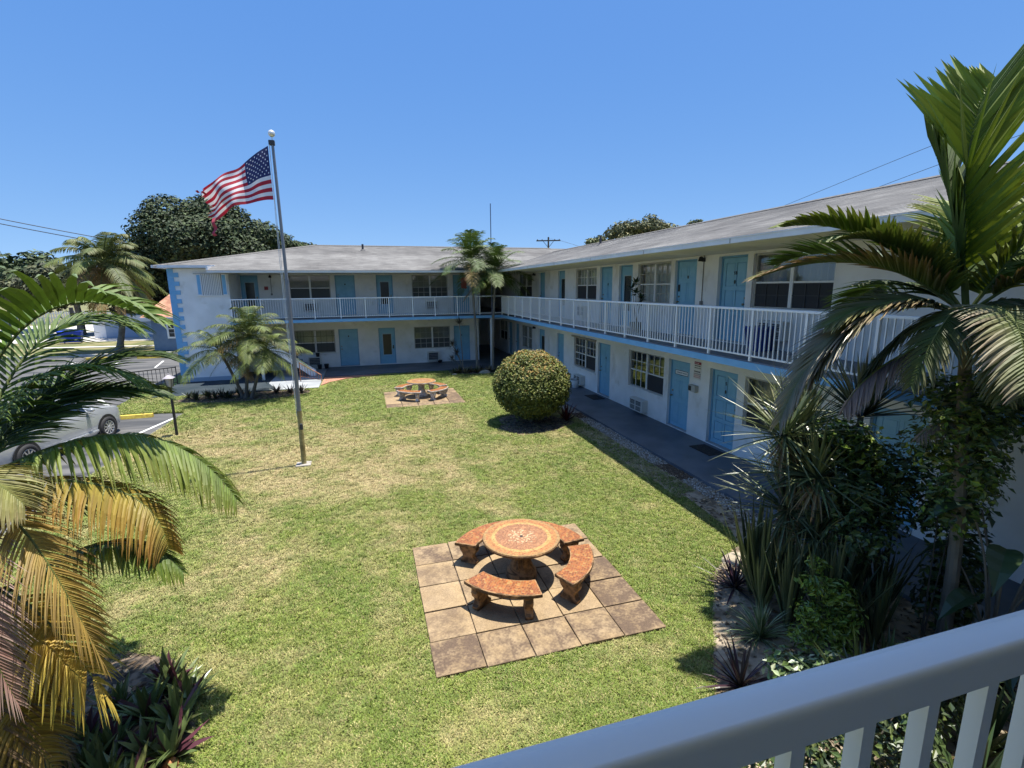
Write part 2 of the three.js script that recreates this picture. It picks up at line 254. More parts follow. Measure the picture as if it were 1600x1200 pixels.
function patio(P, label, seed) {
  const g = new THREE.Group(); g.name = numbered('paver_patio'); g.userData = { kind: 'structure', label, category: 'patio' }; scene.add(g);
  const r = RNG(seed), sx = (P[1] - P[0]) / 5, sz = (P[3] - P[2]) / 5;
  mesh('joint_soil', slab([[P[0] + 0.02, P[2] + 0.02], [P[1] - 0.02, P[2] + 0.02], [P[1] - 0.02, P[3] - 0.02], [P[0] + 0.02, P[3] - 0.02]], G + 0.012, 0.05), mMulch, g);
  for (let i = 0; i < 5; i++) for (let j = 0; j < 5; j++) {
    const edge = i === 4 || j === 0, near = j === 4, k = (i === 4 && j > 1) || (i === 0 && near) ? 2 : edge ? 4 : near ? 1 : [0, 3, 5, 5][Math.floor(r() * 4)];
    const m = mesh('paver', paverGeo, paverMats[k], g);
    m.position.set(P[0] + sx * (i + 0.5) + rr(-0.005, 0.005, r), G + rr(0.006, 0.016, r), P[2] + sz * (j + 0.5) + rr(-0.005, 0.005, r)); m.rotation.set(rr(-0.006, 0.006, r), Math.floor(r() * 4) * Math.PI / 2 + rr(-0.012, 0.012, r), rr(-0.006, 0.006, r));
    m.scale.set(sx / 0.6, 1, sz / 0.6);
  }
}
patio(PAD1, 'square patio of stained concrete pavers under the nearer mosaic table', 3);
patio(PAD2, 'square paver patio under the farther mosaic table', 8);
// ---------- the apartment building ----------
const F1 = 2.85, DOOR_H = 2.1, EAVE = 5.1, WZ = -29.15, WX = 8.88;
const mStucco = mottled([0.74, 0.735, 0.71], [0.84, 0.835, 0.82], 3.5, 0.9, { per: 7, contrast: 1.2, bump: 0.006, extra: (c, u, v) => { const s = clamp((fbm(u * 9 + 3, v * 9, 4, 61, 9) - 0.66) * 5); return mix3(c, [0.55, 0.52, 0.45], s * 0.5); } });
const mCream = mottled([0.66, 0.64, 0.56], [0.76, 0.74, 0.67], 3, 0.9, { per: 6 });
const mBlue = mottled([0.155, 0.39, 0.63], [0.195, 0.44, 0.69], 2, 0.6, { per: 9 });
const mDoor = mottled([0.20, 0.44, 0.60], [0.24, 0.49, 0.66], 1.5, 0.45, { per: 8 });
const mDoorOld = mottled([0.20, 0.43, 0.58], [0.24, 0.48, 0.63], 1.5, 0.55, { per: 8, seed: 9 });
const mFrameB = mat([0.16, 0.36, 0.54], 0.55);
const mWhite = mat([0.78, 0.78, 0.76], 0.5), mRail = mat([0.85, 0.85, 0.84], 0.24), mAlu = mat([0.42, 0.41, 0.38], 0.45), mAluD = mat([0.2, 0.18, 0.16], 0.5);
const mGutter = mottled([0.66, 0.67, 0.67], [0.76, 0.77, 0.77], 2, 0.5, { per: 8 });
const mBlack = mat([0.018, 0.018, 0.02], 0.5), mDark = mat([0.05, 0.05, 0.055], 0.7), mBrass = mat([0.3, 0.25, 0.16], 0.35, { metalness: 0.8 }), mSteel = mat([0.5, 0.5, 0.5], 0.35, { metalness: 0.8 });
const mGlass = new THREE.MeshPhysicalMaterial({ color: col([0.9, 0.93, 0.93]), roughness: 0.03, transmission: 1, thickness: 0, ior: 1.5 });
const mScreen = mat([0.035, 0.037, 0.042], 0.85), mShadeGlass = new THREE.MeshPhysicalMaterial({ color: col([0.03, 0.034, 0.032]), roughness: 0.22 });
const mBlind = mat([0.42, 0.40, 0.36], 0.75), mBlindD = mat([0.3, 0.28, 0.25], 0.75), mCurtain = mat([0.66, 0.64, 0.6], 0.9);
const shingle = (rot) => mottled([0.125, 0.12, 0.113], [0.2, 0.195, 0.184], 6, 0.95, { per: 5, contrast: 1.2, n: 1024, seed: rot, sx: rot ? 1 : 1, extra: (c, u, v) => {
  const a = rot ? v : u, b = rot ? u : v, row = Math.floor(b * 42), t = hash(Math.floor(a * 22 + (row % 2) * 0.5 + hash(row, 1, 2)), row, 8), streak = fbm(a * 5, b * 60, 4, 71 + rot), k = (0.84 + 0.3 * t) * (0.62 + 0.76 * streak); return [c[0] * k, c[1] * k, c[2] * k];
} });
const mRoofX = shingle(0), mRoofZ = shingle(1);

const bld = thing('apartment_building', 'white two-storey apartment building with blue doors and grey shingle roof around the lawn', 'building');
const FAR = { pos: [0, 0, WZ], rot: 0 }, RIGHT = { pos: [WX, 0, 0], rot: -Math.PI / 2 };
function at(o, f) { o.position.set(...f.pos); o.rotation.y = f.rot; return o; }
// opening: [kind, u0, u1, floor, style]
const farO = [
  ['glassdoor', -6.24, -5.34, 1, { knob: 1 }], ['window', -3.85, -1.78, 1, { s: 'blind' }], ['door', -1.53, -0.5, 1, { six: 1 }], ['glassdoor', 0.64, 1.54, 1, {}], ['window', 2.6, 4.65, 1, { s: 'grid' }], ['door', 4.95, 5.93, 1, { six: 1 }],
  ['window', -3.81, -1.74, 0, { s: 'bars', sill: 1 }], ['door', -1.54, -0.51, 0, { six: 1 }], ['glassdoor', 0.61, 1.52, 0, { lever: 1 }], ['window', 2.6, 4.7, 0, { s: 'grid' }], ['door', 4.92, 5.88, 0, { six: 1, hole: 1 }],
];
const rightO = [
  ['window', -28.9, -26.45, 1, { s: 'dark' }], ['door', -25.24, -24.34, 1, {}], ['glassdoor', -22.54, -21.66, 1, {}], ['window', -20.42, -18.37, 1, { s: 'curtain' }], ['door', -18.06, -17.04, 1, { six: 1, hole: 1 }], ['glassdoor', -16.52, -15.57, 1, {}], ['window', -15.21, -13.31, 1, { s: 'lace' }], ['door', -13.1, -12.08, 1, { six: 1, pad: 1 }], ['door', -11.19, -10.16, 1, { six: 1, deep: 1, hole: 1, num: '18', r: 1 }], ['window', -9.97, -7.78, 1, { s: 'dark' }],
  ['window', -33.4, -31.6, 0, { s: 'dark' }], ['door', -31.3, -30.4, 0, {}], ['door', -29.7, -28.9, 0, {}], ['window', -28.4, -26.45, 0, { s: 'gridw' }], ['glassdoor', -25.32, -24.37, 0, {}], ['door', -22.63, -21.73, 0, {}], ['window', -20.52, -18.3, 0, { s: 'open', sill: 1, hood: 1 }], ['door', -18.07, -17.03, 0, { six: 1, hole: 1 }], ['window', -15.62, -13.42, 0, { s: 'green' }], ['door', -13.16, -12.12, 0, { six: 1 }], ['door', -11.24, -10.18, 0, { six: 1, deep: 1, hole: 1, num: '5', r: 1 }], ['window', -9.92, -7.75, 0, { s: 'vblind' }], ['door', -6.7, -5.7, 0, { six: 1 }],
];
const yOf = ([k, , , f]) => { const b = f ? F1 : 0; return k === 'window' ? [b + (f ? 0.9 : 0.82), b + (f ? 2.18 : 2.1)] : [b + 0.03, b + (f ? 2.18 : 2.1)]; };
function wall(u0, u1, list, f) {
  const s = new THREE.Shape([[u0, -0.3], [u1, -0.3], [u1, EAVE + 0.15], [u0, EAVE + 0.15]].map((p) => new THREE.Vector2(...p)));
  for (const o of list) { const [y0, y1] = yOf(o); s.holes.push(new THREE.Path([[o[1], y0], [o[2], y0], [o[2], y1], [o[1], y1]].map((p) => new THREE.Vector2(...p)))); }
  at(new MB().add(new THREE.ExtrudeGeometry(s, { depth: 0.2, bevelEnabled: false }).translate(0, 0, -0.2)).build('wall', mStucco, bld), f);
}
wall(-6.22, 6.42, farO.map((o) => o[1] < -6.2 ? [o[0], -6.18, o[2], o[3], o[4]] : o), FAR); wall(-37, 1.6, rightO, RIGHT);
farO[0][1] = -6.18;
// the rest of the shell, so that the rooms behind the windows are dark
new MB().box(6.22, 6.42, -0.3, EAVE, -36.8, WZ - 0.2).box(-6.2, 6.22, -0.3, EAVE, -36.8, -36.6).box(-6.2, 6.22, 2.6, 2.8, -36.6, WZ - 0.2).build('wall', mStucco, bld);
new MB().box(14.7, 14.9, -0.3, EAVE, -37, 1.6).box(WX + 0.2, 14.7, -0.3, EAVE, -37, -36.8).box(WX + 0.2, 14.7, -0.3, EAVE, 1.4, 1.6).box(WX + 0.2, 14.7, 2.6, 2.8, -36.8, 1.4).build('wall', mStucco, bld);
// projecting stair block at the left end
new MB().box(-8.66, -6.2, -0.3, 5.3, -27.1, -26.9).box(-8.66, -8.46, -0.3, 5.3, -36.8, -27.1).box(-6.4, -6.2, -0.3, 5.3, -36.8, -27.1).box(-8.46, -6.4, -0.3, 5.3, -36.8, -36.6).build('wall', mStucco, bld);
new MB().box(-8.685, -6.18, -0.3, 0.16, -26.93, -26.875).build('painted_base', mat([0.30, 0.38, 0.46], 0.8), bld);
for (let i = 0, y = 0.3; y < 5.25; i++, y += 0.2) { const w = i % 2 ? 0.42 : 0.22; new MB().box(-8.69, -8.66 + w, y, Math.min(y + 0.197, 5.28), -26.898, -26.87).box(-8.69, -8.662, y, Math.min(y + 0.197, 5.28), -26.9 - w, -26.9).build('quoin', mBlue, bld); }
// corrugated storm shutter on the block
{
  const sh = new THREE.Group(); sh.name = 'storm_shutter'; sh.position.set(-6.9, 4.05, -26.89); bld.add(sh);
  const m = new MB(); for (let i = 0; i < 11; i++) m.add(new THREE.CylinderGeometry(0.027, 0.027, 0.98, 8).translate(-0.36 + i * 0.072, 0.5, 0.03));
  m.build('corrugated_panel', mWhite, sh);
  new MB().box(-0.42, 0.44, 0.01, 0.99, 0, 0.012).build('shade_backing', mat([0.3, 0.31, 0.32], 0.7), sh); new MB().box(-0.62, -0.42, 0.01, 0.99, 0.005, 0.05).build('shutter_leaf', mWhite, sh); new MB().box(0.44, 0.64, 0.01, 0.99, 0.005, 0.05).build('shutter_leaf', mWhite, sh);  // grey sheet behind the tubes: shade of the grooves given as colour
  new MB().box(-0.6, -0.46, 0.05, 0.95, 0.048, 0.056).build('painted_band', mBlue, sh); new MB().box(0.45, 0.6, 0.05, 0.95, 0.048, 0.056).build('painted_band', mBlue, sh);
  new MB().box(-0.72, 0.7, 0.99, 1.03, 0, 0.09).build('hood', mAlu, sh); new MB().box(-0.68, 0.68, -0.02, 0.01, 0, 0.06).build('track', mWhite, sh);
}
// balcony floor, fascia, soffit
slabPart('balcony_floor', [[7.07, 1.4], [7.07, -26.22], [-6.15, -26.22], [-6.15, -29.16], [6.5, -29.16], [6.5, -37], [8.89, -37], [8.89, 1.4]], F1, 0.05, mFloor);
slabPart('balcony_slab', [[7.09, 1.4], [7.09, -26.24], [-6.15, -26.24], [-6.15, -29.16], [6.5, -29.16], [6.5, -37], [8.89, -37], [8.89, 1.4]], F1 - 0.05, 0.1, mCream);
new MB().box(7.05, 7.088, 2.69, 2.825, -26.2, 1.4).build('fascia', mBlue, bld); new MB().box(-6.15, 7.05, 2.69, 2.825, -26.238, -26.2).build('fascia', mBlue, bld);
function slabPart(n, pts, top, th, m) { mesh(n, slab(pts, top, th), m, bld); }
slabPart('soffit', [[6.72, 2.2], [6.72, -25.72], [-6.75, -25.72], [-6.75, -29.16], [6.5, -29.16], [6.5, -37], [8.89, -37], [8.89, 2.2]], 5.12, 0.03, mCream);
slabPart('soffit', [[-9.1, -26.52], [-6.76, -26.52], [-6.76, -26.89], [-8.66, -26.89], [-8.66, -37], [-9.1, -37]], 5.36, 0.03, mCream);
slabPart('ceiling', [[8.9, 1.6], [8.9, -37], [14.9, -37], [14.9, 1.6]], EAVE + 0.1, 0.08, mCream); slabPart('ceiling', [[-8.6, -29.2], [6.4, -29.2], [6.4, -36.8], [-8.6, -36.8]], EAVE + 0.1, 0.08, mCream); slabPart('ceiling', [[-8.62, -26.95], [-6.25, -26.95], [-6.25, -29.2], [-8.62, -29.2]], EAVE + 0.14, 0.06, mCream);
// gutters
new MB().box(6.64, 6.74, 5.07, 5.175, -25.78, 2.2).box(6.63, 6.645, 5.16, 5.18, -25.78, 2.2).build('gutter', mGutter, bld);
new MB().box(-6.76, 6.64, 5.07, 5.175, -25.78, -25.68).box(-6.76, 6.64, 5.16, 5.18, -25.685, -25.67).build('gutter', mGutter, bld);
new MB().box(-9.15, -6.6, 5.31, 5.43, -26.58, -26.47).box(-9.15, -9.04, 5.31, 5.43, -37, -26.58).build('gutter', mGutter, bld);
new MB().box(-6.78, -6.7, 5.1, 5.36, -26.5, -25.74).build('fascia', mGutter, bld);
for (let z = -2; z > -25; z -= 3.05) new MB().box(6.632, 6.641, 5.075, 5.172, z - 0.012, z + 0.012).build('gutter_joint', mAlu, bld);
// shingled roof, laid in courses that overlap like the real ones
{
  const S = 0.26, Y0 = 5.165, step = 0.145, lip = 0.005;
  const courses = (D, line) => { const l = []; for (let d = 0; d < D; d += step) { const e = Math.min(D, d + step), a = line(d), b = line(e), y0 = Y0 + S * d + lip, y1 = Y0 + S * e; l.push([a[0], y0, a[1], y0 - lip - 0.002, b[0], b[1], y1, d]); } return l; };
  const p = []; const q = (a, b, c, d) => p.push(...a, ...b, ...c, ...a, ...c, ...d);
  // right wing, court side: rises with x from 6.66, ends in the valley
  for (let d = 0; d < 5.15; d += step) {
    const e = Math.min(5.15, d + step), x0 = 6.64 + d, x1 = 6.64 + e, v0 = -25.68 - d, v1 = -25.68 - e, y0 = Y0 + S * d + lip, y1 = Y0 + S * e;
    q([x0, y0, 2.3], [x1, y1, 2.3], [x1, y1, v1], [x0, y0, v0]); q([x0, y0 - lip - 0.004, 2.3], [x0, y0, 2.3], [x0, y0, v0], [x0, y0 - lip - 0.004, v0]);
  }
  roofMesh(p.splice(0), mRoofZ);
  for (let d = 0; d < 6.3; d += step) {
    const e = Math.min(6.3, d + step), z0 = -25.66 - d, z1 = -25.66 - e, L = (k) => k < 0.82 ? -6.78 : -9.15 + (k - 0.82) * 1.19, Rr = (k) => k < 5.12 ? 6.64 + k : 17, y0 = Y0 + S * d + lip, y1 = Y0 + S * e;
    const la = L(d + 0.001), lb = d < 0.82 && e >= 0.82 ? la : L(e);
    q([la, y0, z0], [Rr(d), y0, z0], [Rr(Math.min(e, d < 5.12 ? 5.11 : e)), y1, z1], [lb, y1, z1]); q([la, y0 - lip - 0.004, z0], [Rr(d), y0 - lip - 0.004, z0], [Rr(d), y0, z0], [la, y0, z0]);
  }
  roofMesh(p.splice(0), mRoofX);
  const yr = Y0 + S * 5.15, yf = Y0 + S * 6.3, yc = Y0 + S * 0.82;
  q([11.79, yr, 2.3], [17, Y0, 2.3], [17, Y0, -38], [11.79, yr, -38]);
  q([-2.63, yf, -31.96], [17, yf, -31.96], [17, Y0, -38.2], [-9.15, Y0, -38.2]);
  q([-9.15, yc, -26.48], [-2.63, yf, -31.96], [-2.63, yf, -31.96], [-9.15, yc, -37.4]);
  roofMesh(p.splice(0), mRoofX);
  function roofMesh(arr, m) {
    const g = new THREE.BufferGeometry(); g.setAttribute('position', new THREE.Float32BufferAttribute(arr, 3)); g.computeVertexNormals(); uvBox(g);
    mesh('roof', g, m, bld);
  }
  const cap = (a, b) => { const A = V(...a), B = V(...b), n = Math.round(A.distanceTo(B) / 0.3); for (let i = 0; i < n; i++) { const c = A.clone().lerp(B, (i + 0.5) / n), o = mesh('ridge_cap', capGeo, mRoofX, bld); o.position.copy(c); o.lookAt(B); o.rotation.order = 'XYZ'; } };
  const capGeo = (() => { const s = new THREE.Shape([[-0.15, -0.042], [0, 0.012], [0.15, -0.042], [0.15, -0.03], [0, 0.026], [-0.15, -0.03]].map((v) => new THREE.Vector2(...v))); return uvBox(new THREE.ExtrudeGeometry(s, { depth: 0.31, bevelEnabled: false }).translate(0, 0.004, -0.155).toNonIndexed()); })();
  cap([11.79, yr + 0.01, 0], [11.79, yr + 0.01, -30.6]); cap([-2.6, yf + 0.01, -31.96], [12, yf + 0.01, -31.96]); cap([-9.1, yc + 0.02, -26.5], [-2.65, yf + 0.01, -31.94]);
  // plumbing vents
  for (const [x, z, h, r] of [[0.05, -30.6, 0.35, 0.06], [10.3, -21, 0.4, 0.05]]) { const y = x < 5 ? Y0 + S * (-25.66 - z) : Y0 + S * (x - 6.64); new MB().rod([x, y - 0.1, z], [x, y + h, z], r, r, 10).lathe([[r + 0.12, 0], [r + 0.01, 0.1], [r, 0.1]], 12, [x, y - 0.03, z]).build('vent_pipe', mDark, bld); }
}
// ---------- windows and doors ----------
function windowPart(o, f) {
  const [, u0, u1, , st] = o, [y0, y1] = yOf(o), w = u1 - u0, h = y1 - y0, g = new THREE.Group(); g.name = 'window'; bld.add(g); at(g, f);
  const off = V((u0 + u1) / 2, y0, 0).applyAxisAngle(UPV, f.rot); g.position.add(off);
  const fr = st.s === 'dark' || st.s === 'blind' || st.s === 'vblind' ? mAlu : st.s === 'open' ? mat([0.35, 0.3, 0.25], 0.5) : mAlu, a = -0.14, b = -0.07;
  const m = new MB().box(-w / 2, w / 2, 0, 0.05, a, b).box(-w / 2, w / 2, h - 0.05, h, a, b).box(-w / 2, -w / 2 + 0.05, 0.05, h - 0.05, a, b).box(w / 2 - 0.05, w / 2, 0.05, h - 0.05, a, b);
  m.build('frame', fr, g); new MB().box(-0.045, 0.045, 0.05, h - 0.05, a - 0.005, b + 0.008).build('mullion', mWhite, g);
  const mid = h * (st.s === 'bars' ? 0.44 : 0.47);
  for (const s of [-1, 1]) {
    const x0 = s < 0 ? -w / 2 + 0.05 : 0.045, x1 = s < 0 ? -0.045 : w / 2 - 0.05, W = x1 - x0;
    new MB().box(x0, x1, mid - 0.02, mid + 0.02, a + 0.01, b - 0.005).build('sash_rail', st.s === 'grid' ? mAlu : mWhite, g);
    mesh('pane', box(x0, x1, mid + 0.02, h - 0.05, -0.112, -0.108), mGlass, g);
    const lower = mesh('pane', box(x0, x1, 0.05, mid - 0.02, -0.102, -0.098), mGlass, g); lower.castShadow = true;
    const scr = st.s === 'open' || st.s === 'green' ? s > 0 : ['lace', 'gridw'].includes(st.s) ? false : true;
    if (scr) mesh('insect_screen', box(x0, x1, 0.05, mid - 0.02, -0.09, -0.087), ['grid', 'bars', 'blind'].includes(st.s) ? mat([0.085, 0.09, 0.088], 0.85) : mScreen, g);
    const mm = new MB(); let any = false; const mt = 0.011;
    const grid = (c, rows, ya, yb, z) => { for (let i = 1; i < c; i++) mm.box(x0 + W * i / c - mt, x0 + W * i / c + mt, ya, yb, z - 0.01, z + 0.01); for (let j = 1; j < rows; j++) mm.box(x0, x1, lerp(ya, yb, j / rows) - mt, lerp(ya, yb, j / rows) + mt, z - 0.008, z + 0.008); any = true; };
    if (['lace', 'gridw', 'grid', 'curtain', 'green', 'open'].includes(st.s)) grid(3, 2, mid + 0.02, h - 0.05, -0.095);
    if (['lace', 'gridw'].includes(st.s) || ((st.s === 'green' || st.s === 'open') && s < 0)) grid(3, st.s === 'green' ? 1 : 2, 0.05, mid - 0.02, -0.085);
    if (st.s === 'grid') grid(3, 2, 0.05, mid - 0.02, -0.08);
    if (['dark', 'vblind'].includes(st.s)) grid(3, 2, 0.05, mid - 0.02, -0.078);
    if (any) mm.build('muntins', st.s === 'grid' || st.s === 'gridw' || st.s === 'lace' ? mAlu : ['dark', 'vblind'].includes(st.s) ? mDark : mWhite, g);
  }
  // what hangs behind the glass
  const bl = new MB();
  if (['blind', 'grid', 'bars', 'gridw'].includes(st.s)) { const n = 26; for (let i = 0; i < n; i++) bl.add(new THREE.BoxGeometry(w - 0.12, 0.05, 0.004).rotateX(0.5).translate(0, 0.05 + (h - 0.1) * (i + 0.5) / n, -0.2)); bl.build('blind', st.s === 'blind' ? mBlindD : mBlind, g); }
  if (['curtain', 'lace', 'vblind', 'dark'].includes(st.s)) {
    const pl = new THREE.PlaneGeometry(w - 0.1, h - 0.08, 90, 1), pp = pl.attributes.position; for (let i = 0; i < pp.count; i++) pp.setZ(i, 0.03 * Math.sin(pp.getX(i) * 38 + Math.sin(pp.getX(i) * 7) * 2)); pl.computeVertexNormals(); pl.translate(0, h / 2, -0.26);
    mesh('curtain', pl, st.s === 'dark' || st.s === 'vblind' ? mBlindD : mCurtain, g);
  }
  if (st.s === 'bars') { const br = new MB(); for (let i = 1; i < 14; i++) { const x = -w / 2 + w * i / 14; if (i % 4 && i % 5) br.rod([x, 0.06, -0.05], [x, h - 0.05, -0.05], 0.007, 0.007, 5); } br.box(-w / 2, w / 2, h * 0.72, h * 0.72 + 0.015, -0.06, -0.045); br.build('security_bars', mDark, g); }
  if (st.sill) new MB().rbox(-w / 2 - 0.07, w / 2 + 0.07, -0.06, -0.005, -0.06, 0.07, 0.01).build('sill', mWhite, g); else new MB().box(-w / 2, w / 2, 0.001, 0.02, -0.07, 0.012).build('sill', mStucco, g);
  if (st.hood) new MB().rbox(-w / 2 - 0.12, w / 2 + 0.06, h + 0.01, h + 0.07, 0, 0.09, 0.01).build('shutter_track', mat([0.3, 0.27, 0.22], 0.6), g);
  return g;
}
const font = await new FontLoader().loadAsync('fonts/droid/droid_sans_bold.typeface.json');
function doorPart(o, f) {
  const [kind, u0, u1, , st] = o, [y0, y1] = yOf(o), w = u1 - u0, h = y1 - y0, g = new THREE.Group(); g.name = kind === 'door' ? 'door' : 'glazed_door'; bld.add(g); at(g, f);
  g.position.add(V((u0 + u1) / 2, y0, 0).applyAxisAngle(UPV, f.rot));
  const z = st.deep ? -0.115 : -0.1, t = 0.045;
  new MB().box(-w / 2, -w / 2 + t, 0, h, -0.18, z + 0.02).box(w / 2 - t, w / 2, 0, h, -0.18, z + 0.02).box(-w / 2 + t, w / 2 - t, h - t, h, -0.18, z + 0.02).build('door_frame', mFrameB, g);
  const a = -w / 2 + t + 0.004, b = w / 2 - t - 0.004, W = b - a, H = h - t - 0.025;
  const slabM = st.deep ? mDoorOld : mDoor;
  if (kind === 'door') {
    mesh('leaf', box(a, b, 0.018, 0.018 + H, z - 0.06, st.deep ? z - 0.03 : z), slabM, g);
    if (st.six) {
      // six raised panels standing in sunk fields
      const rows = st.deep ? [[0.06, 0.31], [0.36, 0.61], [0.66, 0.94]] : [[0.05, 0.38], [0.45, 0.72], [0.78, 0.94]];
      if (st.deep) {                                     // stiles and rails standing proud, an open joint round each panel
        const fr = new MB(); for (const [p, q] of [[0, 0.12], [0.46, 0.54], [0.88, 1]]) fr.box(a + W * p, a + W * q, 0.018, 0.018 + H, z - 0.03, z);
        let y = 0; for (const [r0, r1] of [...rows, [1, 1]]) { for (const [p, q] of [[0.12, 0.46], [0.54, 0.88]]) fr.box(a + W * p, a + W * q, 0.018 + H * y, 0.018 + H * r0, z - 0.03, z); y = r1; }
        fr.build('stiles_and_rails', slabM, g);
      }
      for (const [r0, r1] of rows) for (const c of [0, 1]) {
        const x0 = a + W * (c ? 0.54 : 0.12), x1 = a + W * (c ? 0.88 : 0.46), ya = 0.018 + H * r0, yb = 0.018 + H * r1;
        if (st.deep) { new MB().rbox(x0 + 0.016, x1 - 0.016, ya + 0.016, yb - 0.016, z - 0.031, z - 0.004, 0.004).build('panel', slabM, g); continue; }
        const q = new MB().box(x0, x1, ya, ya + 0.012, z, z + 0.007).box(x0, x1, yb - 0.012, yb, z, z + 0.007).box(x0, x0 + 0.012, ya + 0.012, yb - 0.012, z, z + 0.007).box(x1 - 0.012, x1, ya + 0.012, yb - 0.012, z, z + 0.007).rbox(x0 + 0.035, x1 - 0.035, ya + 0.035, yb - 0.035, z - 0.004, z + 0.006, 0.004);
        q.build('panel', slabM, g);
      }
    }
    const kx = st.r ? b - 0.07 : a + 0.07;
    new MB().add(new THREE.SphereGeometry(0.032, 12, 8).translate(kx, 0.95, z + 0.06)).rod([kx, 0.95, z], [kx, 0.95, z + 0.05], 0.014, 0.014, 8).add(new THREE.CylinderGeometry(0.028, 0.03, 0.018, 12).rotateX(Math.PI / 2).translate(kx, 1.1, z + 0.009)).build('handle', mBrass, g);
    if (st.hole) new MB().add(new THREE.SphereGeometry(0.032, 8, 6).scale(0.8, 1.7, 0.4).translate(0, 1.5, z + 0.01)).build('door_knocker', mBlack, g);
    if (st.pad) new MB().rbox(a + 0.03, a + 0.1, 1.25, 1.45, z, z + 0.03, 0.008).build('keypad', mBlack, g);
    if (st.num || st.six) { const tg = new TextGeometry(st.num ?? '', { font, size: 0.085, depth: 0.006, curveSegments: 3 }); if (st.num) { tg.computeBoundingBox(); tg.translate(-(tg.boundingBox.max.x) / 2, 1.68, z + 0.006); mesh('door_number', tg, mBlack, g); } else if (!st.hole) new MB().box(-0.03, 0.03, 1.62, 1.7, z + 0.001, z + 0.006).build('number_plate', mDark, g); }
  } else {
    const q = new MB().box(a, a + W * 0.2, 0.018, 0.018 + H, z - 0.045, z).box(b - W * 0.2, b, 0.018, 0.018 + H, z - 0.045, z).box(a + W * 0.2, b - W * 0.2, 0.018, H * 0.26, z - 0.045, z).box(a + W * 0.2, b - W * 0.2, H * 0.86, 0.018 + H, z - 0.045, z);
    q.build('leaf', slabM, g);
    mesh('pane', box(a + W * 0.2, b - W * 0.2, H * 0.26, H * 0.86, z - 0.03, z - 0.02), mShadeGlass, g);
    const e = 0.02, x0 = a + W * 0.2 - e, x1 = b - W * 0.2 + e, ya = H * 0.26 - e, yb = H * 0.86 + e; new MB().box(x0, x1, ya, ya + 0.035, z, z + 0.01).box(x0, x1, yb - 0.035, yb, z, z + 0.01).box(x0, x0 + 0.035, ya + 0.035, yb - 0.035, z, z + 0.01).box(x1 - 0.035, x1, ya + 0.035, yb - 0.035, z, z + 0.01).build('glazing_bead', mat([0.35, 0.5, 0.6], 0.5), g);
    const kx = b - 0.07; new MB().rod([kx, 0.95, z], [kx, 0.95, z + 0.06], 0.012).rod([kx, 0.95, z + 0.05], [kx - 0.1, 0.95, z + 0.05], 0.01).rbox(kx - 0.03, kx + 0.03, 0.86, 1.06, z, z + 0.012, 0.004).build('handle', st.lever ? mBlack : mBrass, g);
  }
  new MB().box(-w / 2, w / 2, -0.005, 0.018, -0.19, 0.0).build('threshold', st.deep || st.six ? mat([0.35, 0.36, 0.37], 0.6) : mWhite, g);
}
for (const o of farO) (o[0] === 'window' ? windowPart : doorPart)(o, FAR);
for (const o of rightO) (o[0] === 'window' ? windowPart : doorPart)(o, RIGHT);
// stair flight in the left block, rising to the balcony behind the palm
{
  const s = new MB(); s.shape([[-5.9, 2.69], [-5.9, 2.45], [-2.85, 0.0], [-2.6, 0.0], [-2.6, 0.3]], 0.12, M4.makeTranslation(0, 0, -26.55)).build('stair_wall', mStucco, bld);
  for (let i = 0; i < 15; i++) new MB().box(-2.7 - (i + 1) * 0.21, -2.7 - i * 0.21, 0.0 + i * 0.18, 0.18 + i * 0.18, -27.7, -26.56).build('step', mFloor, bld);
  new MB().rbox(-5.05, -4.93, -0.2, 2.69, -26.3, -26.18, 0.01).build('column', mStucco, bld);
}
// corridor mouth between the wings
new MB().rbox(6.44, 6.56, 0, 2.7, -26.36, -26.24, 0.01).rbox(6.44, 6.56, F1, EAVE, -29.3, -29.18, 0.01).build('column', mStucco, bld);
new MB().box(6.42, 8.9, -0.3, EAVE, -37.2, -37.0).build('wall', mStucco, bld);

// ---------- the wing the camera stands on ----------
slabPart('balcony_floor', [[-9, -0.42], [7.04, -0.42], [7.04, 1.6], [-9, 1.6]], F1, 0.15, mFloor);
new MB().box(-9, 8.9, -0.3, 5.5, 1.62, 1.82).build('wall', mStucco, bld);
slabPart('soffit', [[-9, -0.55], [6.6, -0.55], [6.6, 1.7], [-9, 1.7]], 5.14, 0.05, mCream);
{ const g = new THREE.BufferGeometry(); g.setAttribute('position', new THREE.Float32BufferAttribute([-9, 5.17, -0.6, -9, 6.6, 4.9, 12, 6.6, 4.9, -9, 5.17, -0.6, 12, 6.6, 4.9, 6.64, 5.17, -0.6], 3)); g.computeVertexNormals(); mesh('roof', uvBox(g), mRoofX, bld); }

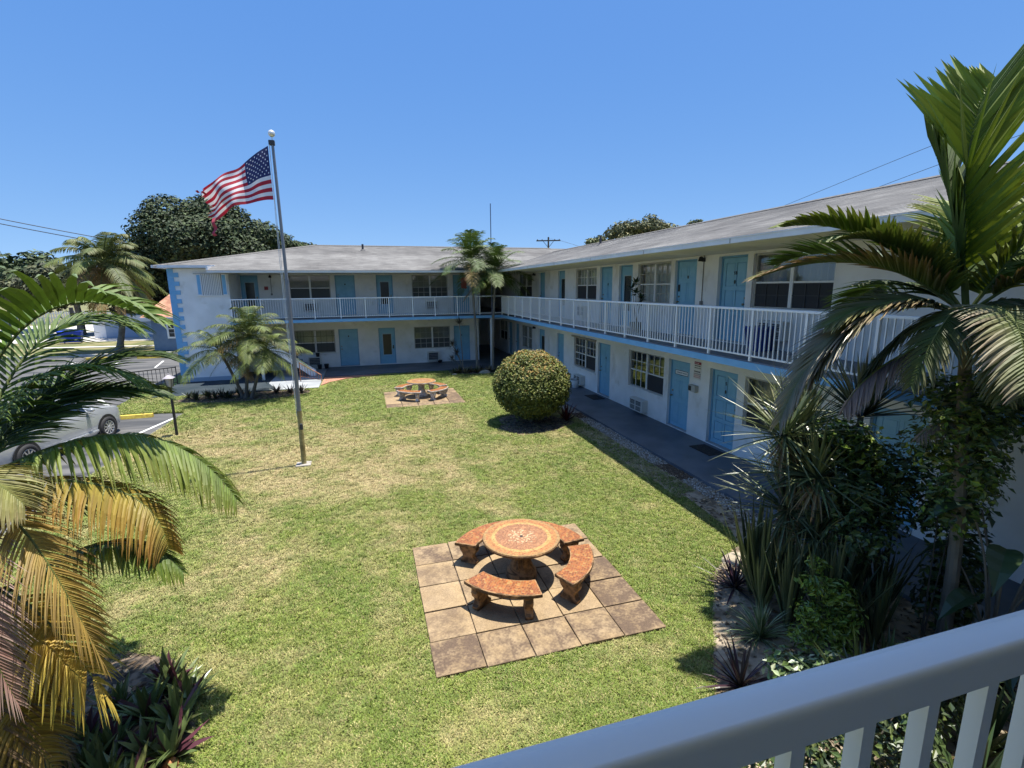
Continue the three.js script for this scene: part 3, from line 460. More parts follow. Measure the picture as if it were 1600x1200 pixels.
// ---------- railings ----------
const railGeo = (L, s = 1) => { const sh = new THREE.Shape(); const w = 0.026, h = 0.048; sh.moveTo(-w, 0); sh.lineTo(w, 0); sh.lineTo(w, h * 0.6); sh.quadraticCurveTo(w, h * 0.84, w * 0.72, h * 0.9); sh.lineTo(w * 0.45, h * 0.965); sh.quadraticCurveTo(0, h * 1.01, -w * 0.7, h * 0.97); sh.quadraticCurveTo(-w, h * 0.95, -w, h * 0.7); sh.lineTo(-w, 0); return new THREE.ExtrudeGeometry(sh, { depth: L, bevelEnabled: false, curveSegments: 28 }).rotateY(Math.PI / 2); };
const balGeo = new THREE.BoxGeometry(0.019, 0.86, 0.02), postGeo = new RoundedBoxGeometry(0.05, 1.04, 0.05, 1, 0.004);
function railing(label, A, B, posts, gap, y = F1) {
  const d = V(B[0] - A[0], 0, B[1] - A[1]), L = d.length(), o = thing('balcony_railing', label, 'railing', [A[0], y, A[1]], Math.atan2(-d.z, d.x), 'white balcony railings');
  mesh('top_rail', railGeo(L).translate(0, 0.972, 0), mRail, o); mesh('bottom_rail', box(0, L, 0.085, 0.115, -0.016, 0.016), mRail, o);
  const all = [...posts].sort((p, q) => p - q);
  for (const p of all) { const m = mesh('post', postGeo, mRail, o); m.position.set(p, 0.45, 0); }
  for (let i = 0; i < all.length - 1; i++) { const n = Math.round((all[i + 1] - all[i]) / gap); for (let k = 1; k < n; k++) { const m = mesh('baluster', balGeo, mRail, o); m.position.set(lerp(all[i], all[i + 1], k / n), 0.543, 0); } }
  return o;
}
railing('white balcony railing of the right wing, running back along the blue doors', [7.1, -2.4], [7.1, -26.3], Array.from({ length: 19 }, (_, i) => 23.9 - 0.06 - (18 - i) * 1.2255).filter((p) => p >= 0).concat([0.03]), 0.1114);
railing('white balcony railing of the far wing, behind the flagpole', [-6.1, -26.3], [7.07, -26.3], [0.03, 1.3, ...[-3.6, -2.41, -1.2, -0.01, 1.147, 2.333, 3.483, 4.663, 5.872].map((x) => x + 6.1)], 0.107);
railing('white balcony railing close in the foreground at lower right', [-1.6, -0.362], [7.0, -0.362], [0.03, 1.2, 3.06, 4.3, 5.5, 6.7, 7.9, 8.57], 0.101);
// ---------- flagpole and flag ----------
{
  const P = [-1.745, -12.95], o = thing('flagpole', 'tall grey metal flagpole standing on the lawn', 'flagpole', [P[0], G, P[1]]);
  new MB().rod([0, 0.05, 0], [0, 1.42, 0], 0.06, 0.058, 14).build('lower_sleeve', mottled([0.2, 0.16, 0.06], [0.36, 0.3, 0.13], 1, 0.7, { per: 12, contrast: 1.6 }), o);
  new MB().rod([0, 1.42, 0], [0, 4.6, 0], 0.05, 0.047, 14).rod([0, 4.6, 0], [-0.03, 7.6, 0], 0.037, 0.03, 12).add(new THREE.CylinderGeometry(0.056, 0.056, 0.05, 14).translate(0, 1.42, 0)).add(new THREE.CylinderGeometry(0.052, 0.052, 0.04, 14).translate(0, 4.6, 0)).build('shaft', mat([0.2, 0.21, 0.225], 0.45, { metalness: 0.3 }), o);
  new MB().rbox(-0.11, 0.02, 7.55, 7.66, -0.04, 0.04, 0.015).build('pulley_truck', mDark, o);
  new MB().add(new THREE.SphereGeometry(0.075, 20, 14).translate(-0.03, 7.8, 0)).rod([-0.03, 7.62, 0], [-0.03, 7.74, 0], 0.012).build('ball_finial', mat([0.8, 0.78, 0.72], 0.25, { metalness: 0.4 }), o);
  const hal = new MB(); for (const k of [0, 0.03]) hal.tube([[-0.09 - k * 0.3, 7.58, 0.03], [-0.11 + k, 5, 0.03], [-0.06, 1.3 + k * 4, 0.03]], 0.006, 20, 5); hal.build('halyard', mat([0.7, 0.7, 0.68], 0.8), o);
  new MB().rbox(-0.01, 0.06, 0.95, 1.1, 0.05, 0.09, 0.01).build('cleat', mDark, o);
  new MB().rbox(-0.19, 0.17, -0.05, 0.05, -0.16, 0.16, 0.02).build('concrete_foot', mottled([0.22, 0.2, 0.17], [0.36, 0.33, 0.29], 0.6, 0.9, { per: 8 }), o);
  const c = document.createElement('canvas'); c.width = 1024; c.height = 640; const x = c.getContext('2d');
  for (let i = 0; i < 13; i++) { x.fillStyle = i % 2 ? '#e9e4e2' : '#b01e33'; x.fillRect(0, i * 640 / 13, 1024, 640 / 13 + 1); }
  const cw = 410, ch = 640 * 7 / 13; x.fillStyle = '#28305f'; x.fillRect(0, 0, cw, ch); x.fillStyle = '#efeef0';
  const star = (px, py, r) => { x.beginPath(); for (let k = 0; k < 10; k++) { const a = -Math.PI / 2 + k * Math.PI / 5, q = k % 2 ? r * 0.4 : r; x.lineTo(px + q * Math.cos(a), py + q * Math.sin(a)); } x.closePath(); x.fill(); };
  for (let r = 0; r < 9; r++) for (let k = 0; k < (r % 2 ? 5 : 6); k++) star((r % 2 ? 2 : 1) * cw / 12 + k * cw / 6, (r + 1) * ch / 10, 14);
  const t = new THREE.CanvasTexture(c); t.colorSpace = THREE.SRGBColorSpace;
  const fl = thing('flag', 'frayed American flag blowing to the left from the pole', 'flag', [P[0] - 0.13, 0, P[1]]);
  const fm = new THREE.MeshPhysicalMaterial({ map: t, roughness: 0.9, side: THREE.DoubleSide, transmission: 0.3, thickness: 0 });
  const g = new THREE.PlaneGeometry(1, 1, 72, 32), p = g.attributes.position, bz = (a, b, d, s) => a * (1 - s) * (1 - s) + 2 * b * s * (1 - s) + d * s * s;
  for (let i = 0; i < p.count; i++) {
    const u = p.getX(i) + 0.5, v = 0.5 - p.getY(i), j = u > 0.97 ? (hash(Math.round(v * 32), 3, 1) - 0.35) * 0.1 : 0, s = u + j;
    const tx = bz(0, -0.62, -1.32, s), ty = bz(7.46, 6.98, 6.44, s), bx = bz(0.01, -0.55, -1.22, s), by = bz(6.31, 6.28, 5.8, s);
    const w = 0.16 * s * Math.sin(s * 9.5 + v * 2.2) + 0.05 * s * Math.sin(s * 21 - v * 5);
    p.setXYZ(i, lerp(tx, bx, v) + 0.03 * Math.sin(v * 9 + s * 4) * s, lerp(ty, by, v) + 0.03 * Math.sin(s * 12) * s, w + 0.25 * s);
  }
  g.computeVertexNormals(); mesh('cloth', g, fm, fl);
  const st = (pts, wd, cc) => { const L = new LG(), cv = new THREE.CatmullRomCurve3(pts.map((q) => V(...q))); for (let i = 0; i < 14; i++) { const a = cv.getPoint(i / 14), b = cv.getPoint((i + 1) / 14), k = V(wd, wd * 0.3, wd * 0.4); L.quad(a, b, b.clone().add(k), a.clone().add(k), cc); } L.build('frayed_strip', new THREE.MeshStandardMaterial({ vertexColors: true, side: THREE.DoubleSide, roughness: 0.9 }), fl); };
  st([[-1.2, 5.83, 0.32], [-1.22, 5.72, 0.36], [-1.19, 5.6, 0.33], [-1.24, 5.5, 0.36], [-1.2, 5.45, 0.35]], 0.07, [0.4, 0.05, 0.08]);
  st([[-1.28, 6.3, 0.34], [-1.36, 6.36, 0.36], [-1.42, 6.34, 0.33], [-1.46, 6.38, 0.35]], 0.05, [0.42, 0.02, 0.04]);
}
// ---------- mosaic tables and curved benches ----------
function mosaic(polar, n, fn) {               // small broken tiles with pale grout
  return tex(n, n, (u, v) => {
    let X = u * polar, Y = v * polar, best = 9, sec = 9, id = 0; const xi = Math.floor(X), yi = Math.floor(Y);
    for (let a = -1; a < 2; a++) for (let b = -1; b < 2; b++) { const cx = xi + a, cy = yi + b, px = cx + 0.2 + 0.6 * hash(cx, cy, 1), py = cy + 0.2 + 0.6 * hash(cx, cy, 2), d = Math.max(Math.abs(X - px), Math.abs(Y - py)) * 0.5 + Math.hypot(X - px, Y - py) * 0.5; if (d < best) { sec = best; best = d; id = hash(cx, cy, 3); } else if (d < sec) sec = d; }
    const g = sec - best < 0.1; return fn(u, v, id, g);
  });
}
const TILE = [[0.235, 0.068, 0.017], [0.29, 0.105, 0.026], [0.19, 0.052, 0.015], [0.34, 0.18, 0.06], [0.27, 0.145, 0.045]];
const mBenchTop = new THREE.MeshStandardMaterial({ roughness: 0.45, map: mosaic(26, 512, (u, v, id, g) => g ? [0.27, 0.165, 0.07] : (() => { const c = TILE[Math.floor(id * 3) + (id > 0.93 ? 2 : 0)], k = 0.8 + 0.5 * (id * 7 % 1); return [c[0] * k, c[1] * k, c[2] * k]; })()) });
mBenchTop.map.repeat.set(1, 1);
const mTop = new THREE.MeshStandardMaterial({ roughness: 0.45, map: mosaic(44, 1024, (u, v, id, g) => {
  const r = Math.hypot(u - 0.5, v - 0.5) * 2, a = Math.atan2(v - 0.5, u - 0.5), petal = 0.36 + 0.06 * Math.cos(a * 8); if (r < 0.045) return [0.02, 0.02, 0.02];
  let pal = r > 0.93 ? [[0.3, 0.18, 0.06], [0.25, 0.14, 0.05]] : r > 0.78 ? [[0.31, 0.105, 0.03], [0.34, 0.16, 0.045]] : r > 0.68 ? [[0.36, 0.21, 0.06], [0.38, 0.25, 0.08]] : r > petal ? [[0.26, 0.105, 0.045], [0.22, 0.085, 0.04], [0.3, 0.135, 0.06]] : [[0.3, 0.14, 0.065], [0.42, 0.3, 0.17], [0.25, 0.11, 0.05]];
  if (g) return [0.33, 0.22, 0.11]; const c = pal[Math.floor(id * pal.length)], k = 0.75 + 0.5 * (id * 13 % 1); return [c[0] * k, c[1] * k, c[2] * k];
}) });
const castOld = mottled([0.09, 0.05, 0.022], [0.34, 0.19, 0.085], 0.6, 0.85, { per: 8, contrast: 1.7, bump: 0.006 }), castGrey = mottled([0.3, 0.27, 0.23], [0.62, 0.58, 0.52], 0.6, 0.9, { per: 8, contrast: 1.6, bump: 0.006 });
function tableSet(T, cast, angles, which) {
  const y = G + 0.045, o = thing('mosaic_table', `round mosaic-topped table, the ${which}`, 'table', [T[0], y, T[1]], 0.4, 'round mosaic tables');
  const H = 0.64, R = 0.585;
  const prof = [[0, 0], [0.235, 0], [0.245, 0.03], [0.225, 0.06], [0.23, 0.09], [0.2, 0.12], [0.165, 0.15], [0.175, 0.18], [0.15, 0.21], [0.12, 0.3], [0.115, 0.4], [0.14, 0.5], [0.2, 0.57], [0, 0.575]];
  const lg = new THREE.LatheGeometry(prof.map((q) => new THREE.Vector2(...q)), 48), lp = lg.attributes.position; for (let i = 0; i < lp.count; i++) { const X = lp.getX(i), Y = lp.getY(i), Z = lp.getZ(i), a = Math.atan2(Z, X); if (Y > 0.2 && Y < 0.56) { const k = 1 + 0.07 * Math.cos(a * 12); lp.setX(i, X * k); lp.setZ(i, Z * k); } } lg.computeVertexNormals();
  new MB().add(lg).build('pedestal', cast, o);
  new MB().lathe([[0, H - 0.065], [R - 0.07, H - 0.065], [R - 0.015, H - 0.05], [R, H - 0.03], [R, H - 0.012], [R - 0.012, H - 0.002], [0, H - 0.002]], 64).build('table_slab', cast, o);
  const top = new THREE.CircleGeometry(R - 0.008, 72).rotateX(-Math.PI / 2).translate(0, H + 0.001, 0); mesh('mosaic_top', top, mTop, o);
  angles.forEach(([a0, a1, lab]) => {
    const mid = (a0 + a1) / 2, half = (a1 - a0) / 2 * Math.PI / 180, b = thing('curved_bench', lab, 'bench', [T[0] + Math.cos(mid * Math.PI / 180) * 0.92, y, T[1] + Math.sin(mid * Math.PI / 180) * 0.92], -mid * Math.PI / 180, 'curved mosaic benches');
    const arc = (ri, ro, hs) => { const s = new THREE.Shape(); for (let i = 0; i <= 20; i++) { const a = lerp(-hs, hs, i / 20); s[i ? 'lineTo' : 'moveTo'](ro * Math.cos(a) - 0.92, ro * Math.sin(a)); } for (let i = 20; i >= 0; i--) { const a = lerp(-hs, hs, i / 20); s.lineTo(ri * Math.cos(a) - 0.92, ri * Math.sin(a)); } return s; };
    new MB().add(new THREE.ExtrudeGeometry(arc(0.75, 1.08, half), { depth: 0.035, bevelEnabled: true, bevelSize: 0.012, bevelThickness: 0.01, bevelSegments: 2 }).rotateX(-Math.PI / 2).translate(0, 0.335, 0)).build('seat', cast, b);
    const tg = new THREE.ShapeGeometry(arc(0.757, 1.073, half - 0.006)).rotateX(-Math.PI / 2).translate(0, 0.3815, 0); const uv = tg.attributes.uv; for (let i = 0; i < uv.count; i++) uv.setXY(i, tg.attributes.position.getX(i) * 1.1, tg.attributes.position.getZ(i) * 1.1); mesh('mosaic_top', tg, mBenchTop, b);
    for (const s of [-1, 1]) {
      const a = s * (half - 0.15), prof2 = [[-0.13, 0], [0.13, 0], [0.135, 0.035], [0.105, 0.06], [0.085, 0.11], [0.1, 0.16], [0.135, 0.2], [0.15, 0.25], [0.14, 0.29], [0.15, 0.325], [-0.15, 0.325], [-0.14, 0.29], [-0.15, 0.25], [-0.125, 0.2], [-0.085, 0.16], [-0.07, 0.11], [-0.1, 0.06], [-0.135, 0.035]];
      const L = new MB().shape(prof2, 0.085, null, 0.014).l[0]; L.translate(0, 0, -0.042).rotateY(-a).translate(0.915 * Math.cos(a) - 0.92, 0, 0.915 * Math.sin(a));
      new MB().add(L).build('leg', cast, b);
    }
  });
}
tableSet(TABLE1, castOld, [[93, 153, 'curved mosaic bench in front of the near table, toward the balcony'], [4, 67, 'curved mosaic bench right of the near table'], [213, 273, 'curved mosaic bench behind the near table at its left'], [-66, -6, 'curved mosaic bench mostly hidden behind the near table at right']], 'nearer one with warm brown feet');
tableSet(TABLE2, castGrey, [[98, 160, 'curved bench with pale feet, front left of the far table'], [12, 76, 'curved bench with pale feet, front right of the far table'], [194, 250, 'curved bench with pale feet, back left of the far table'], [-66, -8, 'curved bench with pale feet, back right of the far table']], 'farther one with pale grey feet');

// ---------- things on the building ----------
function airCon(u, y0, y1, f, label, w = 0.66) { const few = f === FAR;
  const o = thing('air_conditioner', label, 'air conditioner', [0, 0, 0], 0, 'wall air conditioners'); o.position.set(...f.pos); o.rotation.y = f.rot; o.position.add(V(u, y0, 0).applyAxisAngle(UPV, f.rot));
  const h = y1 - y0, D = 0.24; new MB().rbox(-w / 2, w / 2, 0, h, -0.02, D, 0.015).build('casing', mat([0.6, 0.6, 0.56], 0.6), o);
  new MB().box(-w / 2 + 0.06, w / 2 - 0.06, 0.05, h - 0.05, D - 0.004, D + 0.003).build('grille_opening', mDark, o);
  const m = new MB(); for (let i = 1; i < 9; i++) if (!few || i % 2) m.box(-w / 2 + 0.06, w / 2 - 0.06, 0.05 + (h - 0.1) * i / 9 - 0.004, 0.05 + (h - 0.1) * i / 9 + 0.004, D, D + 0.012); if (!few) m.box(-0.03, 0.03, 0.05, h - 0.05, D, D + 0.014).box(-w / 2 + 0.06, w / 2 - 0.06, h * 0.48, h * 0.54, D, D + 0.013); m.build('grille_bars', mat([0.55, 0.55, 0.52], 0.6), o);
  const s = new MB(); for (let i = 0; i < 5; i++) s.box(-w / 2 - 0.004, -w / 2 + 0.002, 0.08 + i * (h - 0.16) / 5, 0.08 + (i + 0.55) * (h - 0.16) / 5, 0.06, D - 0.04); s.build('side_louvre', mDark, o);
}
airCon(-2.86, 3.12, 3.57, FAR, 'wall air conditioner upstairs on the far wing, beside the flagpole'); airCon(3.66, 3.08, 3.58, FAR, 'wall air conditioner upstairs on the far wing, left of the palms');
airCon(-2.87, 0.16, 0.64, FAR, 'white wall air conditioner by the barred ground floor window'); airCon(3.63, 0.12, 0.64, FAR, 'white wall air conditioner downstairs, behind the thin dracaena');
airCon(-19.63, 0.12, 0.52, RIGHT, 'wall air conditioner above the white bucket, behind the bush', 0.7); airCon(-14.66, 0.1, 0.52, RIGHT, 'wall air conditioner below the window beside the laundry door', 0.8); airCon(-9.06, 3.08, 3.5, RIGHT, 'wall air conditioner on the upper right balcony above the blue bin', 0.74); airCon(-19.4, 3.08, 3.5, RIGHT, 'pale air conditioner low on the upper right wall, middle of the railing', 0.7);
function wallLamp(u, y, f, label, drop, up = 0.15) {
  const o = thing('wall_lamp', label, 'lamp', [0, 0, 0], 0, 'wall lamps with conduit'); o.position.set(...f.pos); o.rotation.y = f.rot; o.position.add(V(u, y, 0).applyAxisAngle(UPV, f.rot));
  new MB().rbox(-0.05, 0.05, -0.05, 0.05, 0, 0.06, 0.01).build('back_box', mDark, o); new MB().lathe([[0.02, 0.07], [0.05, 0.05], [0.075, -0.05], [0.06, -0.06], [0, -0.06]], 14, [0, 0.02, 0.11]).build('shade', mBlack, o);
  if (drop) new MB().rod([0, up, 0.015], [0, -drop, 0.015], 0.011).rbox(-0.045, 0.045, -drop - 0.1, -drop, 0, 0.05, 0.008).build('conduit', mat([0.2, 0.19, 0.17], 0.6), o);
}
wallLamp(-4.72, 4.95, FAR, 'dark wall lamp with conduit on the far wing, left end', 0.85); wallLamp(-25.85, 4.95, RIGHT, 'small dark wall lamp upstairs at the inner corner', 0); wallLamp(-25.85, 2.1, RIGHT, 'small dark wall lamp downstairs at the inner corner', 0); wallLamp(-11.78, 4.98, RIGHT, 'rusty lamp and long conduit between two upper doors at right', 1.1);
wallLamp(-11.72, 2.34, RIGHT, 'small fixture under the blue slab edge, above the red and white signs', 0);
tag(at2(new MB().rbox(-0.09, 0.09, -0.09, 0.09, 0, 0.08, 0.01).build('alarm_box', mat([0.32, 0.04, 0.04], 0.5)), -4.96, 4.37, FAR), 'small red alarm box on the far upstairs wall', 'alarm box');
function at2(o, u, y, f) { o.position.set(...f.pos); o.rotation.y = f.rot; o.position.add(V(u, y, 0).applyAxisAngle(UPV, f.rot)); return o; }
function printed(w, h, draw) { const c = document.createElement('canvas'); c.width = w; c.height = h; draw(c.getContext('2d'), w, h); const t = new THREE.CanvasTexture(c); t.colorSpace = THREE.SRGBColorSpace; return new THREE.MeshStandardMaterial({ map: t, roughness: 0.6 }); }
function sign(name, label, u, y, w, h, f, m, z = 0.012) { const o = thing(name, label, 'sign'); at2(o, u, y, f); new MB().box(-w / 2, w / 2, 0, h, 0.001, z).build('board', mWhite, o); mesh('print', new THREE.PlaneGeometry(w, h).translate(0, h / 2, z + 0.002), m, o); return o; }
sign('door_sign', 'black-bordered white name plate on the laundry door', -12.62, 1.66, 0.62, 0.14, { pos: [WX + 0.098, 0, 0], rot: RIGHT.rot }, printed(512, 116, (x, w, h) => { x.fillStyle = '#11151c'; x.fillRect(0, 0, w, h); x.fillStyle = '#e4e6e6'; x.fillRect(12, 12, w - 24, h - 24); x.fillStyle = '#171b22'; x.font = 'bold 52px sans-serif'; x.textAlign = 'center'; x.fillText('LAUNDRY ROOM', w / 2, 76, w - 70); }));
const bars = (x, w, y, n, hh, c) => { x.fillStyle = c; for (let i = 0, px = 14; i < n && px < w - 20; i++) { const L = 18 + hash(i, n, y) * 34; x.fillRect(px, y, Math.min(L, w - 14 - px), hh); px += L + 10; } };
sign('notice_sign', 'upper red-headed notice sign right of the laundry door', -11.76, 1.97, 0.3, 0.22, RIGHT, printed(256, 188, (x, w, h) => { x.fillStyle = '#d9d6d0'; x.fillRect(0, 0, w, h); x.fillStyle = '#8c2230'; x.fillRect(0, 0, w, 62); bars(x, w, 22, 4, 20, '#e5c9c9'); bars(x, w, 84, 5, 24, '#23262a'); bars(x, w, 138, 5, 20, '#33373b'); }));
sign('notice_sign', 'lower red-striped notice sign right of the laundry door', -11.77, 1.69, 0.31, 0.26, RIGHT, printed(256, 215, (x, w, h) => { x.fillStyle = '#d9d6d0'; x.fillRect(0, 0, w, h); bars(x, w, 18, 5, 28, '#24282c'); for (const y of [72, 112, 152]) { x.fillStyle = y === 72 ? '#3a1c24' : '#9a2a36'; x.fillRect(6, y, w - 12, 22); bars(x, w, y + 6, 6, 9, '#e8dcda'); } }));
{ const o = thing('meter_box', 'small grey meter box on the wall under the notice signs', 'box'); at2(o, -11.84, 1.33, RIGHT); new MB().rbox(-0.15, 0.16, 0, 0.19, 0, 0.13, 0.015).build('casing', mat([0.45, 0.45, 0.42], 0.6), o); new MB().box(-0.13, 0.0, 0.03, 0.16, 0.128, 0.134).build('window', mBlack, o); }
function matOn(z, label) { const o = mesh('door_mat', new MB().rbox(8.22, 8.72, 0.001, 0.016, z - 0.42, z + 0.42, 0.005).geo(), mottled([0.012, 0.01, 0.01], [0.05, 0.04, 0.035], 0.5, 0.95, { per: 20 }), scene); tag(o, label, 'door mat', 'door mats on the right walkway'); }
matOn(-17.45, 'dark doormat on the walkway beyond the laundry door, near the bush'); matOn(-10.65, 'black doormat in front of the blue door left of the spiky yucca');
{
  const o = thing('bucket', 'white plastic bucket under the air conditioner behind the bush', 'bucket', [8.55, 0, -19.55]); new MB().lathe([[0, 0], [0.14, 0], [0.19, 0.34], [0.2, 0.36], [0.18, 0.36], [0.13, 0.03], [0, 0.03]], 20).build('pail', mWhite, o); new MB().add(new THREE.TorusGeometry(0.195, 0.012, 6, 24).rotateX(Math.PI / 2).translate(0, 0.355, 0)).build('rim', mDark, o);
}
function pot(x, y, z, r, h, label) { const o = mesh('flower_pot', new MB().lathe([[0, 0], [r * 0.72, 0], [r * 0.95, h * 0.88], [r, h * 0.88], [r, h], [r * 0.88, h], [r * 0.85, h * 0.8], [0, h * 0.78]], 18).geo(), mBlack, scene); o.position.set(x, y, z); tag(o, label, 'pot', 'black flower pots'); }
pot(-2.62, 0, -28.75, 0.13, 0.24, 'black pot under the far air conditioner, left one of the floor pair'); pot(-2.27, 0, -28.8, 0.13, 0.25, 'black pot on the far walkway, right one of the floor pair'); pot(-2.7, 0.64, -29.03, 0.11, 0.2, 'black pot standing on top of the far air conditioner'); pot(4.0, 0, -28.9, 0.14, 0.14, 'low black pot on the far walkway behind the thin dracaena');
tag(mesh('tyre', new THREE.TorusGeometry(0.26, 0.085, 10, 28).rotateX(-0.25).rotateY(0.5).translate(-3.75, 0.34, -28.4), mBlack, scene), 'black tyre leaning at the far walkway beside the rusty handrail', 'tyre');
{
  const o = thing('recycling_bin', 'blue plastic bin on the upper right balcony behind the railing', 'bin', [8.45, F1, -9.1]); new MB().add(new THREE.CylinderGeometry(0.33, 0.27, 0.5, 4, 1).rotateY(Math.PI / 4).translate(0, 0.25, 0)).build('body', mat([0.01, 0.045, 0.22], 0.45), o); new MB().rbox(-0.26, 0.26, 0.48, 0.54, -0.26, 0.26, 0.015).build('lid', mat([0.012, 0.05, 0.24], 0.45), o);
}
{
  const o = thing('handrail', 'rust-stained metal handrail sloping beside the far ramp', 'handrail', [-3.2, G, -25.2]), mr = mottled([0.25, 0.09, 0.045], [0.5, 0.25, 0.15], 0.5, 0.85, { per: 8, contrast: 1.6 });
  new MB().rod([0, 0.95, 0], [0.95, 0.35, 0.2], 0.022).rod([0.95, 0.35, 0.2], [0.95, 0.0, 0.2], 0.02).rod([0, 0.95, 0], [0, 0.0, 0], 0.022).rod([0, 0.3, 0], [0.95, 0.1, 0.2], 0.015).build('rail', mr, o); for (let i = 1; i < 8; i++) new MB().rod([i * 0.119, 0.3 - i * 0.025, i * 0.025], [i * 0.119, 0.95 - i * 0.075, i * 0.025], 0.009, 0.009, 6).build('baluster', mr, o);
}
{
  const o = thing('iron_railing', 'black iron railing beside the left corner of the building', 'railing', [-10.15, -0.11, -25.4], 0.62); new MB().box(0, 1.75, 0.86, 0.9, -0.02, 0.02).box(0, 1.75, 0.16, 0.19, -0.015, 0.015).rod([0, 0, 0], [0, 0.92, 0], 0.022).rod([1.75, 0, 0], [1.75, 0.92, 0], 0.022).build('rail', mBlack, o); for (let i = 1; i < 11; i++) new MB().box(i * 0.159 - 0.009, i * 0.159 + 0.009, 0.17, 0.88, -0.009, 0.009).build('baluster', mBlack, o);
}
{
  const o = thing('antenna_mast', 'tall thin metal mast rising behind the pair of palms', 'mast', [6.46, G, -25.9]); new MB().rod([0, 0, 0], [0, 8.6, 0], 0.028, 0.022, 10).build('pole', mat([0.1, 0.13, 0.2], 0.4, { metalness: 0.5 }), o); new MB().box(-0.05, 0.65, 5.0, 5.04, -0.03, 0.03).box(-0.05, 0.7, 2.72, 2.76, -0.03, 0.03).build('bracket', mSteel, o);
}
// ---------- garden lamp post ----------
{
  const o = thing('lamp_post', 'short black lamp post at the left edge of the lawn', 'lamp post', [-5.8, G, -16.92]);
  new MB().rod([0, 0, 0], [0, 1.5, 0], 0.042, 0.036, 12).add(new THREE.CylinderGeometry(0.06, 0.045, 0.05, 12).translate(0, 1.5, 0)).build('post', mBlack, o);
  new MB().add(new THREE.CylinderGeometry(0.13, 0.085, 0.27, 4, 1).rotateY(Math.PI / 4).translate(0, 1.66, 0)).build('lantern_glass', mat([0.4, 0.39, 0.36], 0.25), o);
  const fr = new MB(); for (let k = 0; k < 4; k++) { const a = k * Math.PI / 2 + Math.PI / 4; fr.rod([0.088 * Math.cos(a), 1.525, 0.088 * Math.sin(a)], [0.133 * Math.cos(a), 1.8, 0.133 * Math.sin(a)], 0.009, 0.009, 6); } fr.build('lantern_frame', mDark, o);
  new MB().add(new THREE.ConeGeometry(0.19, 0.12, 4).rotateY(Math.PI / 4).translate(0, 1.86, 0)).add(new THREE.SphereGeometry(0.02, 8, 6).translate(0, 1.93, 0)).build('lantern_roof', mat([0.3, 0.28, 0.3], 0.5), o);
}
// ---------- parking lot: wheel stops and car ----------
const mYellow = mottled([0.50, 0.36, 0.05], [0.68, 0.52, 0.09], 0.8, 0.75, { per: 10, contrast: 1.5 });
function wheelStop(x, z, L, turn, label) { const o = thing('wheel_stop', label, 'wheel stop', [x, -0.105, z], turn, 'yellow wheel stops'); const s = new MB().shape([[-0.09, 0], [0.09, 0], [0.065, 0.12], [-0.065, 0.12]], L, M4.makeRotationY(Math.PI / 2).setPosition(-L / 2, 0, 0), 0.006); s.build('bar', mYellow, o); for (const k of [-1, 1]) new MB().add(new THREE.CylinderGeometry(0.02, 0.02, 0.01, 8).translate(k * L * 0.34, 0.129, 0)).build('anchor_bolt', mDark, o); }
wheelStop(-8.38, -19.96, 1.75, 0.03, 'yellow concrete wheel stop in front of the silver car'); wheelStop(-13.8, -38.1, 1.75, 0, 'yellow wheel stop at the far kerb, near the blue house'); wheelStop(-16.9, -38.7, 1.75, 0, 'yellow wheel stop at the far kerb, left one behind the palm fronds');
